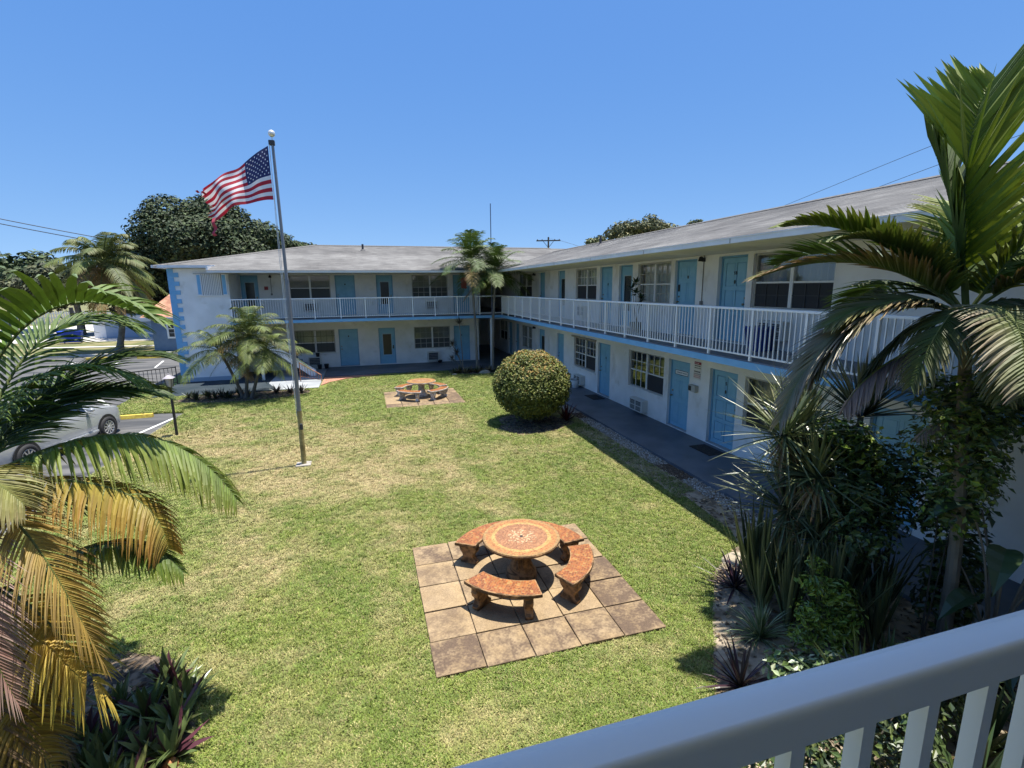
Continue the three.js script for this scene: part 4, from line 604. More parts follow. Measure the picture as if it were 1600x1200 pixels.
{
  const o = thing('parked_car', 'silver sedan parked left of the lawn behind the palm fronds', 'car', [-8.97, -0.105, -16.37], 1.349);
  const mCar = new THREE.MeshPhysicalMaterial({ color: col([0.5, 0.52, 0.54]), metalness: 0.35, roughness: 0.32, clearcoat: 1, clearcoatRoughness: 0.06 }), mTint = new THREE.MeshPhysicalMaterial({ color: col([0.012, 0.014, 0.015]), roughness: 0.05, clearcoat: 1 });
  const X = [-2.32, -2.26, -2.05, -1.75, -1.3, -0.75, -0.1, 0.45, 0.82, 1.1, 1.5, 1.9, 2.18, 2.32], Wd = [0.62, 0.74, 0.83, 0.875, 0.9, 0.905, 0.905, 0.9, 0.9, 0.895, 0.88, 0.84, 0.74, 0.6], Bl = [0.72, 0.9, 0.97, 0.99, 0.985, 0.975, 0.96, 0.95, 0.935, 0.92, 0.88, 0.82, 0.72, 0.58], Rf = [0.76, 0.95, 1.03, 1.1, 1.3, 1.435, 1.465, 1.4, 1.22, 1.03, 0.95, 0.88, 0.77, 0.6], Bt = [0.35, 0.28, 0.22, 0.2, 0.19, 0.19, 0.19, 0.19, 0.19, 0.19, 0.2, 0.22, 0.24, 0.3];
  const I = (A, x) => { let i = 0; while (i < X.length - 2 && x > X[i + 1]) i++; const t = clamp((x - X[i]) / (X[i + 1] - X[i])), g = (k) => A[clamp(k, 0, A.length - 1)], p0 = g(i - 1), p1 = g(i), p2 = g(i + 1), p3 = g(i + 2); return 0.5 * ((2 * p1) + (p2 - p0) * t + (2 * p0 - 5 * p1 + 4 * p2 - p3) * t * t + (3 * p1 - p0 - 3 * p2 + p3) * t * t * t); };
  const ring = (x) => { const w = I(Wd, x), b = I(Bl, x), r = I(Rf, x), y = I(Bt, x), cab = clamp((r - b - 0.08) / 0.3), wc = w * lerp(0.93, 0.66, cab); return [[w * 0.9, y], [w * 0.985, y + 0.08], [w, lerp(y, b, 0.5)], [w * 0.985, lerp(y, b, 0.78)], [w * 0.955, b], [lerp(w * 0.95, wc, 0.5), lerp(b, r, 0.5)], [wc, lerp(b, r, 0.9)], [wc * 0.82, lerp(b, r, 0.98)], [wc * 0.4, r + 0.012], [0, r + 0.016]]; };
  const N = 60, pos = [], idx = [], nr = 19; for (let i = 0; i <= N; i++) { const x = lerp(X[0], X[13], i / N), q = ring(x), full = [...q.map(([z, y]) => [-z, y]), ...q.slice(0, 9).reverse()]; for (const [z, y] of full) pos.push(x, y, z); }
  for (let i = 0; i < N; i++) for (let j = 0; j < nr - 1; j++) { const a = i * nr + j, b = a + nr; idx.push(a, b, a + 1, b, b + 1, a + 1); } for (const i of [0, N]) for (let j = 1; j < nr - 1; j++) idx.push(i * nr, i * nr + j, i * nr + j + 1);
  const g = new THREE.BufferGeometry(); g.setAttribute('position', new THREE.Float32BufferAttribute(pos, 3)); g.setIndex(idx); g.computeVertexNormals(); mCar.side = THREE.DoubleSide; mesh('body', g, mCar, o);
  const glass = (xa, xb, s, name = 'side_window', n = 10) => { const L = new LG(); const P = (x, t) => { const q = ring(x), a = q[4], b = q[6], f = lerp(0.1, 0.93, t), z = f < 0.5 ? lerp(a[0], q[5][0], f * 2) : lerp(q[5][0], b[0], f * 2 - 1), y = f < 0.5 ? lerp(a[1], q[5][1], f * 2) : lerp(q[5][1], b[1], f * 2 - 1); return V(x, y + 0.002, s * (z + 0.008)); }; for (let i = 0; i < n; i++) for (let j = 0; j < 4; j++) L.quad(P(lerp(xa, xb, i / n), j / 4), P(lerp(xa, xb, (i + 1) / n), j / 4), P(lerp(xa, xb, (i + 1) / n), (j + 1) / 4), P(lerp(xa, xb, i / n), (j + 1) / 4), [1, 1, 1]); mTint.side = THREE.DoubleSide; L.build(name, mTint, o); };
  for (const s of [-1, 1]) { glass(-1.4, -0.55, s); glass(-0.48, 0.72, s); }
  const scr = (xa, xb, name) => { const L = new LG(), n = 10, P = (x, t) => { const q = ring(x), k = lerp(-0.92, 0.92, t), w = q[7][0], y = lerp(q[8][1], q[7][1], Math.abs(k) ** 2.2); return V(x, y + 0.012, k * w); }; for (let i = 0; i < n; i++) for (let j = 0; j < n; j++) L.quad(P(lerp(xa, xb, i / n), j / n), P(lerp(xa, xb, (i + 1) / n), j / n), P(lerp(xa, xb, (i + 1) / n), (j + 1) / n), P(lerp(xa, xb, i / n), (j + 1) / n), [1, 1, 1]); L.build(name, mTint, o); };
  scr(0.5, 1.02, 'windscreen'); scr(-1.62, -0.92, 'rear_window');
  for (const x of [1.38, -1.36]) for (const s of [-1, 1]) {
    const w = new THREE.Group(); w.name = 'wheel'; w.position.set(x, 0.32, s * 0.79); o.add(w);
    mesh('wheel_arch', new THREE.CylinderGeometry(0.385, 0.385, 0.2, 32).rotateX(Math.PI / 2).translate(0, 0.02, s * 0.015), mBlack, w);
    mesh('tyre', new THREE.TorusGeometry(0.255, 0.075, 12, 36).translate(0, 0, s * 0.09), mat([0.02, 0.02, 0.022], 0.8), w);
    const rim = new MB(); for (let k = 0; k < 10; k++) rim.add(new THREE.BoxGeometry(0.035, 0.19, 0.03).translate(0, 0.105, 0).rotateZ(k * Math.PI / 5).translate(0, 0, s * 0.135)); rim.add(new THREE.CylinderGeometry(0.045, 0.045, 0.05, 14).rotateX(Math.PI / 2).translate(0, 0, s * 0.135)).add(new THREE.TorusGeometry(0.2, 0.018, 8, 30).translate(0, 0, s * 0.13)); rim.build('rim', mat([0.6, 0.6, 0.61], 0.3, { metalness: 0.7 }), w);
  }
  for (const s of [-1, 1]) { new MB().add(new THREE.SphereGeometry(0.16, 14, 8).scale(1.2, 0.5, 0.75).translate(2.05, 0.72, s * 0.62)).build('headlight', mat([0.7, 0.72, 0.74], 0.1), o); new MB().rbox(-2.3, -2.12, 0.78, 0.92, s > 0 ? 0.45 : -0.75, s > 0 ? 0.75 : -0.45, 0.03).build('tail_light', mat([0.3, 0.02, 0.02], 0.2), o); new MB().add(new THREE.SphereGeometry(0.1, 12, 8).scale(0.8, 0.7, 1.1).translate(0.72, 1.02, s * 0.98)).build('door_mirror', mCar, o); for (const x of [-0.45, -1.25]) new MB().rbox(x, x + 0.2, 0.82, 0.85, s * 0.905 - 0.012, s * 0.905 + 0.012, 0.008).build('door_handle', mCar, o); new MB().rbox(-1.0, 1.0, 0.3, 0.36, s * 0.905 - 0.01, s * 0.905 + 0.01, 0.008).build('side_trim', mCar, o); }
}
// ---------- beyond the lot ----------
{
  const o = thing('blue_house', 'small blue-grey house with orange-brown roof left of the building', 'house', [-15.1, -0.12, -42.3], -0.12), mS = mottled([0.13, 0.19, 0.27], [0.17, 0.235, 0.33], 3, 0.7, { per: 7 });
  const w = new MB(); for (let i = 0; i < 18; i++) { const y = 0.1 + i * 0.14; w.add(new THREE.BoxGeometry(7, 0.15, 0.03).rotateX(-0.12).translate(3.5, y + 0.07, 0.01)).add(new THREE.BoxGeometry(0.03, 0.15, 8).rotateZ(-0.12).translate(-0.01, y + 0.07, -4)); } w.box(0, 7, 0, 2.6, -8, -0.02); w.build('siding', mS, o);
  const rg = new THREE.BufferGeometry(); const e = [[-0.5, 2.5, 0.5], [7.5, 2.5, 0.5], [7.5, 2.5, -8.5], [-0.5, 2.5, -8.5], [0.9, 5.1, -4], [6.1, 5.1, -4]]; const T = (...k) => k.flatMap((i) => e[i]); rg.setAttribute('position', new THREE.Float32BufferAttribute([...T(0, 1, 5), ...T(0, 5, 4), ...T(1, 2, 5), ...T(2, 3, 4), ...T(2, 4, 5), ...T(3, 0, 4)], 3)); rg.computeVertexNormals(); mesh('roof', uvBox(rg), mottled([0.28, 0.13, 0.08], [0.46, 0.25, 0.16], 3, 0.9, { per: 12, contrast: 1.5 }), o);
  new MB().box(-0.5, 7.5, 2.42, 2.52, 0.46, 0.52).box(-0.52, -0.46, 2.42, 2.52, -8.5, 0.5).build('fascia', mWhite, o);
  const wi = new THREE.Group(); wi.name = 'window'; wi.position.set(1.5, 0.95, 0.03); o.add(wi); new MB().box(-0.5, 0.5, 0, 0.12, 0, 0.06).box(-0.5, 0.5, 1.3, 1.42, 0, 0.06).box(-0.5, -0.38, 0.12, 1.3, 0, 0.06).box(0.38, 0.5, 0.12, 1.3, 0, 0.06).box(-0.38, 0.38, 0.68, 0.74, 0, 0.05).box(-0.015, 0.015, 0.12, 1.3, 0.01, 0.045).box(-0.38, 0.38, 0.4, 0.42, 0.01, 0.045).box(-0.38, 0.38, 1.0, 1.02, 0.01, 0.045).build('frame', mWhite, wi); mesh('pane', box(-0.38, 0.38, 0.12, 1.3, 0, 0.02), mShadeGlass, wi);
  const ds = thing('satellite_dish', 'white satellite dish on the corner of the blue house', 'satellite dish', [-15.35, 1.45, -41.95], -0.9); mesh('dish', new THREE.SphereGeometry(0.6, 20, 8, 0, 6.283, 0, 0.55).rotateX(1.9).translate(0, -0.1, -0.35), new THREE.MeshStandardMaterial({ color: col([0.75, 0.75, 0.73]), side: THREE.DoubleSide }), ds); new MB().rod([0, -0.1, 0], [0.25, -0.25, -0.3], 0.025).rod([0, 0, 0.1], [0, 0.25, 0.45], 0.015).build('arm', mWhite, ds);
  const ga = thing('garage', 'low pale blue garage with white roof edge behind the blue house', 'garage', [-24.0, -0.12, -56.5]); new MB().box(0, 7, 0, 1.5, -5, 0).build('wall', mat([0.3, 0.38, 0.48], 0.8), ga); new MB().box(-0.3, 7.3, 1.5, 2.1, -5.3, 0.3).build('roof_edge', mat([0.75, 0.75, 0.73], 0.7), ga); new MB().box(-1.0, -0.05, 0, 2.0, -4, -0.1).build('side_door', mWhite, ga);
  const du = thing('dumpster', 'bright blue dumpster at the roadside, far left', 'dumpster', [-24.9, -0.12, -52.6], 0.25); du.scale.setScalar(0.72); new MB().shape([[-0.95, 0.15], [0.95, 0.15], [1.1, 1.35], [-1.1, 1.35]], 1.3, null, 0.02).build('body', mat([0.012, 0.05, 0.42], 0.4), du); new MB().rbox(-1.15, 1.15, 1.36, 1.46, -0.06, 1.38, 0.03).build('lid', mat([0.015, 0.06, 0.48], 0.4), du); for (const x of [-0.8, 0.8]) new MB().rod([x, 0.08, 0.2], [x + 0.1, 0.08, 0.2], 0.1, 0.1, 12).build('wheel', mBlack, du);
  const fe = thing('road_fence', 'pale fence with dark posts across the far road', 'fence', [-75, -0.14, -86], -0.1); const rails = new MB(); for (const y of [0.3, 0.9, 1.5]) rails.box(0, 50, y, y + 0.1, -0.03, 0.03); rails.build('rail', mat([0.6, 0.62, 0.62], 0.7), fe); const pk = new MB(); for (let i = 0; i < 160; i++) pk.box(i * 0.31, i * 0.31 + 0.14, 0.05, 1.85, 0.03, 0.06); const pm = pk.build('pickets', mat([0.55, 0.57, 0.58], 0.7), fe); pm.userData.kind = 'stuff'; for (let i = 0; i < 9; i++) new MB().rbox(i * 6.1, i * 6.1 + 0.35, 0, 2.3, 0.06, 0.4, 0.03).build('post', mBlack, fe);
  // utility pole and lines
  const up = thing('utility_pole', 'wooden utility pole with crossarm beyond the roof corner', 'utility pole', [31.4, -0.16, -84.4], -0.35), wood = mat([0.09, 0.075, 0.06], 0.9); new MB().rod([0, 0, 0], [0, 13, 0], 0.2, 0.15, 10).build('pole', wood, up); new MB().box(-2.1, 2.1, 12.3, 12.5, -0.08, 0.08).rod([0, 11.2, 0], [0.9, 12.3, 0], 0.04).rod([0, 11.2, 0], [-0.9, 12.3, 0], 0.04).build('crossarm', wood, up); for (const k of [-1.9, -1.1, 1.1, 1.9]) new MB().lathe([[0, 0], [0.07, 0], [0.09, 0.08], [0.05, 0.16], [0, 0.18]], 10, [k, 12.5, 0]).build('insulator', mDark, up);
  const wire = (a, b, sag, r, label) => { const m = [(a[0] + b[0]) / 2, (a[1] + b[1]) / 2 - sag, (a[2] + b[2]) / 2]; tag(mesh('power_line', new MB().tube([a, m, b], r, 30, 5).geo(), mDark, scene), label, 'power line', 'overhead power lines'); };
  wire([31.4, 12.6, -84.4], [26.5, 11.6, -13], 4.2, 0.013, 'upper thin power line rising to the right above the roof'); wire([33, 12.4, -84], [26.6, 10.66, -13], 4.6, 0.013, 'lower thin power line rising to the right above the roof');
  wire([-40, 13, -47], [-14, 7.4, -60], 0.3, 0.035, 'upper dark power line at the far left'); wire([-40, 12.6, -47], [-14, 7.0, -60], 0.3, 0.035, 'lower dark power line at the far left');
}
// ---------- foliage ----------
const mLeaf = new THREE.MeshPhysicalMaterial({ vertexColors: true, roughness: 0.58, specularIntensity: 0.6, side: THREE.DoubleSide, transmission: 0.34, thickness: 0 });
const mLeafDull = new THREE.MeshStandardMaterial({ vertexColors: true, roughness: 0.75, side: THREE.DoubleSide });
const mLeafGloss = new THREE.MeshPhysicalMaterial({ vertexColors: true, roughness: 0.36, side: THREE.DoubleSide, transmission: 0.15, thickness: 0 });
const DOWN = V(0, -1, 0), jit = (c, r, a = 0.25) => { const k = 1 + (r() - 0.5) * 2 * a; return [c[0] * k * (1 + (r() - 0.5) * a * 0.5), c[1] * k, c[2] * k]; };
// a feather frond: midrib from p0 over p1 to p2, leaflets on both sides
function frondGeo(p0, p1, p2, { n = 46, L = 0.5, w = 0.032, up = 0.3, hang = 0.5, fwd = 0.5, c = [0.06, 0.12, 0.02], tip = c, burn = 0, seed = 1, seg = 3, fold = true, rib = 0.016, start = 0.14, ragged = 0.15, ribc = [0.16, 0.19, 0.05] } = {}) {
  const g = new LG(), r = RNG(seed * 7919 + 13), A = V(...p0), B = V(...p1), C = V(...p2), cv = new THREE.QuadraticBezierCurve3(A, B, C), T = V(), side = V(), upN = V();
  let last = null; const K = 12;
  for (let i = 0; i <= K; i++) { const t = i / K, P = cv.getPoint(t); cv.getTangent(t, T); const sd = T.clone().cross(UPV); if (sd.lengthSq() < 1e-4) sd.set(1, 0, 0); sd.normalize(); const u = sd.clone().cross(T).normalize(), rad = rib * (1.1 - 0.95 * t), R = [0, 1, 2, 3, 4].map((k) => P.clone().addScaledVector(sd, rad * Math.cos(k * 1.2566)).addScaledVector(u, rad * Math.sin(k * 1.2566))); if (last) for (let k = 0; k < 5; k++) g.quad(last[k], R[k], R[(k + 1) % 5], last[(k + 1) % 5], ribc); last = R; }
  const rot = (r() - 0.5) * 0.3;
  for (let i = 0; i < n; i++) {
    const t = lerp(start, 0.995, i / (n - 1)), P = cv.getPoint(t); cv.getTangent(t, T).normalize(); side.copy(T).cross(UPV); if (side.lengthSq() < 1e-3) side.set(1, 0, 0.2); side.normalize(); upN.copy(side).cross(T).normalize();
    const prof = Math.pow(Math.sin(Math.PI * clamp(0.16 + 0.72 * t)), 0.8) * (t > 0.85 ? lerp(1, 0.75, (t - 0.85) / 0.15) : 1);
    for (const s of [-1, 1]) {
      if (r() < ragged * 0.35) continue;
      const l = L * prof * (1 + (r() - 0.5) * 0.25), f = fwd * (0.6 + 1.2 * t) + (r() - 0.5) * 0.15, U = up + rot * s + (r() - 0.5) * 0.25;
      const dir = side.clone().multiplyScalar(s).addScaledVector(T, f).addScaledVector(upN, U).normalize(), cl = jit(c, r), ct = mix3(cl, jit(tip, r), burn > 0 ? clamp(burn * (0.5 + r())) : 0);
      let Q = P.clone(), prev = null;
      for (let k = 0; k <= seg; k++) {
        const q = k / seg, wd = w * [0.55, 1, 0.75, 0.4, 0][Math.min(4, Math.round(q * 4))] * (k === seg ? 0.12 : 1) * 0.5 + 0.0004;
        if (k) { dir.addScaledVector(DOWN, hang * (0.35 + 0.5 * q) / seg * 1.6).normalize(); Q = Q.clone().addScaledVector(dir, l / seg); }
        const wv = T.clone().addScaledVector(dir, -T.dot(dir)).normalize(), nm = dir.clone().cross(wv).normalize(), cc = mix3(cl, ct, q);
        const a = Q.clone().addScaledVector(wv, wd), b = Q.clone().addScaledVector(wv, -wd), m = fold ? Q.clone().addScaledVector(nm, wd * 0.5) : null;
        if (prev) { if (fold) { g.quad(prev.a, a, m, prev.m, prev.c, cc, cc, prev.c); g.quad(prev.m, m, b, prev.b, prev.c, cc, cc, prev.c); } else g.quad(prev.a, a, b, prev.b, prev.c, cc, cc, prev.c); }
        prev = { a, b, m, c: cc };
      }
    }
  }
  return g.geo();
}
function trunkGeo(pts, r0, r1, rings = 0.06, tone = 0.75) {
  const cv = new THREE.CatmullRomCurve3(pts.map((p) => V(...p))), L = cv.getLength(), n = Math.max(12, Math.round(L / 0.05)), g = new LG(), S = 12; let last = null;
  for (let i = 0; i <= n; i++) { const t = i / n, P = cv.getPointAt(t), h = L * t, rad = lerp(r0, r1, Math.pow(t, 0.6)) * (1 + 0.06 * Math.pow(Math.abs(Math.sin(h / rings)), 4)) * (1 + 0.5 * Math.exp(-h * 5)), R = []; for (let k = 0; k < S; k++) { const a = k / S * 6.2832; R.push(V(P.x + Math.cos(a) * rad, P.y, P.z + Math.sin(a) * rad)); }
    if (last) for (let k = 0; k < S; k++) { const v = tone * (0.75 + 0.5 * vn(k * 0.9, h * 9, 5)), c = mix3([0.17, 0.15, 0.12], [0.3, 0.27, 0.22], vn(k * 0.5, h * 3, 8)).map((q) => q * v); g.quad(last[k], R[k], R[(k + 1) % S], last[(k + 1) % S], c); } last = R; }
  return g.geo();
}
const GREEN = [0.075, 0.13, 0.014], LIME = [0.15, 0.21, 0.024], DEEP = [0.045, 0.085, 0.014], YEL = [0.36, 0.27, 0.06], BROWN = [0.24, 0.15, 0.075], STRAW = [0.42, 0.33, 0.19], PINK = [0.34, 0.19, 0.14];
// palm grown from random fronds
function addFronds(o, head, spec, r) {
  for (let i = 0; i < spec.n; i++) {
    const az = i * 2.4 + (r() - 0.5) * 0.6 + (spec.az || 0), age = i / (spec.n - 1), el = lerp(spec.el[0], spec.el[1], age) + (r() - 0.5) * 0.2, L = spec.len * (0.85 + 0.3 * r()), dx = Math.cos(az), dz = Math.sin(az), H = head;
    const p1 = [H[0] + dx * L * 0.5 * Math.cos(el), H[1] + L * 0.5 * Math.sin(el) + L * 0.08, H[2] + dz * L * 0.5 * Math.cos(el)], dr = spec.droop * (0.6 + 0.6 * age);
    const p2 = [H[0] + dx * L * (0.95 * Math.cos(el) + 0.02), H[1] + L * (0.8 * Math.sin(el) - dr), H[2] + dz * L * (0.95 * Math.cos(el))];
    const q = r(), old = age > 0.72 && q < spec.old, c = old ? mix3([0.3, 0.21, 0.05], [0.2, 0.12, 0.05], r()) : mix3(spec.c || GREEN, LIME, r() * 0.7);
    const m = mesh(old ? 'dry_frond' : 'frond', frondGeo(H, p1, p2, { n: spec.pairs, L: spec.leaf, w: spec.w, up: spec.up ?? 0.35, hang: spec.hang ?? 0.6, c, tip: old ? [0.3, 0.2, 0.09] : mix3(c, YEL, 0.6), burn: old ? 0.7 : spec.burn ?? 0.25, seed: Math.floor(r() * 1e6), seg: spec.seg || 2, fold: spec.fold ?? false, rib: spec.rib || 0.018 }), spec.m || mLeaf, o);
  }
}
{ // palm before the stairs: three slim stems
  const o = thing('cluster_palm', 'bushy three-stemmed palm with yellowing fronds before the stairs', 'palm tree', [-4.95, G, -22.2]), r = RNG(12);
  for (const [b, h, n, el, len] of [[[0, 0, 0], [0.38, 2.55, 0.1], 26, [1.4, -0.45], 2.0], [[-0.1, 0, -0.05], [-0.75, 2.0, 0.05], 19, [1.25, -0.5], 1.75], [[0.22, 0, 0.05], [0.95, 1.95, 0.2], 17, [1.25, -0.45], 1.7]]) {
    mesh('trunk', trunkGeo([b, [lerp(b[0], h[0], 0.4), h[1] * 0.45, h[2] * 0.4], h], 0.075, 0.05, 0.06, 0.5), mLeafDull, o);
    addFronds(o, h, { n, len, el, droop: 0.34, pairs: 40, leaf: 0.55, w: 0.03, hang: 0.85, old: 0.35, burn: 0.35, c: [0.06, 0.105, 0.02] }, r);
  }
}
{ // pair in the inner corner
  const r = RNG(31);
  const mk = (base, head, n, label) => { const o = thing('slim_palm', label, 'palm tree', [base[0], G, base[1]]), h = [head[0] - base[0], head[1], head[2] - base[1]]; mesh('trunk', trunkGeo([[0, 0, 0], [h[0] * 0.3, h[1] * 0.5, h[2] * 0.4], h], 0.075, 0.05), mLeafDull, o); mesh('crownshaft', trunkGeo([h, [h[0], h[1] + 0.5, h[2]]], 0.07, 0.04, 9), mLeafDull, o); addFronds(o, [h[0], h[1] + 0.45, h[2]], { n, len: 2.15, el: [1.5, -0.6], droop: 0.26, pairs: 34, leaf: 0.64, w: 0.042, hang: 0.7, old: 0.12, burn: 0.15, c: [0.06, 0.115, 0.018], up: 0.5 }, r); return o; };
  const a = mk([5.5, -25.5], [5.32, 5.25, -25.6], 30, 'taller slim palm of the pair in the building corner'); mk([6.28, -25.25], [6.5, 4.75, -25.3], 26, 'shorter slim palm of the pair, nearer the mast');
  const fr = new LG(), rg = RNG(3); for (let i = 0; i < 160; i++) { const q = V(-0.62 + rr(-0.13, 0.13, rg), 4.72 + rr(-0.35, 0.2, rg), 0.1 + rr(-0.1, 0.1, rg)), s = 0.035, c = jit([0.22, 0.05, 0.02], rg); fr.quad(q, q.clone().add(V(s, -s, 0)), q.clone().add(V(0, -2 * s, s)), q.clone().add(V(-s, -s, 0)), c); } fr.build('fruit_cluster', mLeafDull, a);
}
{ // coconut palm beyond the lot
  const o = thing('coconut_palm', 'shaggy coconut palm beyond the parking lot at left', 'palm tree', [-18.1, -0.14, -44.2]), r = RNG(77), h = [0.1, 6.5, 0.5]; mesh('trunk', trunkGeo([[0, 0, 0], [0.5, 2.5, 0.1], h], 0.24, 0.15, 0.2), mLeafDull, o);
  addFronds(o, h, { n: 38, len: 3.9, el: [1.25, -0.95], droop: 0.42, pairs: 60, leaf: 1.0, w: 0.07, hang: 0.95, old: 0.6, burn: 0.4, c: [0.07, 0.105, 0.03], rib: 0.05 }, r);
}
function near(name, label, base, list, trunkPts, r0, r1) {
  const o = thing(name, label, 'palm tree', base); trunkPts.forEach((p) => mesh('trunk', trunkGeo(p, r0, r1), mLeafDull, o));
  list.forEach(([p0, p1, p2, op], i) => { const rel = (p) => [p[0] - base[0], p[1] - base[1], p[2] - base[2]]; const bend = p1.length === 4 ? rel(p1) : rel([2 * p1[0] - (p0[0] + p2[0]) / 2, 2 * p1[1] - (p0[1] + p2[1]) / 2, 2 * p1[2] - (p0[2] + p2[2]) / 2]); mesh(op.dead ? 'dry_frond' : 'frond', frondGeo(rel(p0), bend, rel(p2), { n: 54, seg: 4, seed: i * 31 + base.length, ...op }), op.m || mLeaf, o); });
  return o;
}
// the middle point of each frond below lies on its midrib
{
  const C = [-3.25, 2.72, -4.95], D = [-3.15, 1.75, -4.95], OR = [0.34, 0.23, 0.05];
  near('feather_palm', 'large feather palm at the left edge with arching and dried fronds', [-3.45, G, -5.0], [
    [[-3.35, 2.9, -5.1], [-2.72, 4.08, -5.25], [-1.86, 4.02, -5.3], { L: 0.78, w: 0.078, c: [0.1, 0.17, 0.018], tip: LIME, burn: 0.3, up: 0.85, hang: 0.95, n: 27, fwd: 0.45, ragged: 0 }],
    [C, [-2.75, 3.52, -5.7], [-2.02, 3.62, -6.0], { L: 0.66, w: 0.042, c: DEEP, tip: GREEN, burn: 0.3, up: 0.1, hang: 0.35, fwd: 0.9 }],
    [C, [-2.7, 3.3, -5.4], [-2.05, 3.32, -5.7], { L: 0.6, w: 0.038, c: [0.04, 0.08, 0.015], tip: LIME, burn: 0.3, up: 0.15, hang: 0.5, fwd: 1.0 }],
    [C, [-2.15, 2.98, -5.25], [-1.38, 2.22, -5.3], { L: 0.66, w: 0.04, c: [0.12, 0.18, 0.02], tip: YEL, burn: 0.25, up: 0.0, hang: 1.15, n: 72, fwd: 0.3 }],
    [C, [-2.2, 2.62, -4.85], [-1.84, 2.02, -4.8], { L: 0.52, w: 0.028, c: [0.3, 0.24, 0.035], tip: [0.42, 0.2, 0.05], burn: 0.8, up: -0.05, hang: 1.15, n: 78, fwd: 0.3 }],
    [D, [-2.3, 2.12, -4.85], [-1.76, 1.78, -4.8], { L: 0.4, w: 0.034, c: GREEN, tip: [0.22, 0.26, 0.04], burn: 0.6, up: 0.0, hang: 1.0, fwd: 0.5, n: 60 }],
    [C, [-2.62, 2.45, -4.45], [-2.25, 1.3, -4.35], { L: 0.55, w: 0.018, c: OR, tip: [0.26, 0.17, 0.06], burn: 0.8, up: 0.25, hang: 0.75, dead: 1, n: 96, fwd: 0.7 }],
    [C, [-2.9, 2.42, -4.2], [-2.62, 1.35, -4.0], { L: 0.52, w: 0.017, c: [0.36, 0.2, 0.16], tip: [0.46, 0.36, 0.3], burn: 0.8, up: 0.25, hang: 0.5, dead: 1, n: 66, fwd: 1.0 }],
    [D, [-2.62, 1.62, -4.5], [-2.3, 0.85, -4.45], { L: 0.58, w: 0.04, c: [0.5, 0.34, 0.06], tip: [0.4, 0.36, 0.07], burn: 0.8, up: 0.05, hang: 1.0, dead: 1, n: 44 }],
    [D, [-2.9, 1.3, -4.35], [-2.62, 0.3, -4.3], { L: 0.55, w: 0.03, c: [0.36, 0.26, 0.06], tip: BROWN, burn: 0.6, up: 0.1, hang: 0.8, dead: 1 }],
    [D, [-2.95, 1.2, -4.65], [-2.72, 0.1, -4.65], { L: 0.55, w: 0.03, c: [0.18, 0.12, 0.05], tip: BROWN, burn: 0.7, up: 0.1, hang: 0.8, dead: 1 }],
    [D, [-3.05, 1.1, -4.2], [-2.95, 0.05, -4.1], { L: 0.6, w: 0.03, c: [0.14, 0.1, 0.05], tip: BROWN, burn: 0.7, up: 0.1, hang: 0.8, dead: 1 }],
    [C, [-2.78, 3.55, -5.3], [-2.08, 3.46, -5.45], { L: 0.55, w: 0.03, c: [0.1, 0.16, 0.018], tip: LIME, burn: 0.3, up: 0.3, hang: 0.9, n: 56, fwd: 0.7 }],
    [C, [-2.95, 3.85, -5.7], [-2.3, 3.95, -6.0], { L: 0.7, w: 0.036, c: GREEN, tip: LIME, burn: 0.3, up: 0.35, hang: 0.8, n: 50, fwd: 0.7 }],
    [C, [-2.9, 2.95, -4.55], [-2.55, 2.75, -4.35], { L: 0.5, w: 0.028, c: [0.22, 0.22, 0.05], tip: STRAW, burn: 0.5, up: 0.1, hang: 0.8, n: 50, fwd: 0.7 }],
    [C, [-3.0, 3.3, -5.9], [-2.7, 3.1, -6.7], { L: 0.62, w: 0.04, c: GREEN, tip: LIME, burn: 0.2, up: 0.3, hang: 0.6 }],
    [C, [-2.85, 2.4, -5.5], [-2.5, 1.75, -6.0], { L: 0.6, w: 0.034, c: DEEP, tip: GREEN, burn: 0.2, up: 0.1, hang: 0.8 }],
    [C, [-4.1, 3.6, -5.4], [-4.9, 3.3, -5.8], { L: 0.6, w: 0.05, c: GREEN, burn: 0.1, tip: YEL, up: 0.3 }], [C, [-4.0, 3.3, -4.2], [-4.7, 2.8, -3.6], { L: 0.6, w: 0.05, c: GREEN, burn: 0.1, tip: YEL, up: 0.3 }],
  ], [[[0, 0, 0], [0.05, 1.3, 0.02], [0.2, 2.8, 0.05]], [[0.25, 0, 0.1], [0.28, 0.9, 0.08], [0.3, 1.85, 0.05]]], 0.1, 0.075);
}
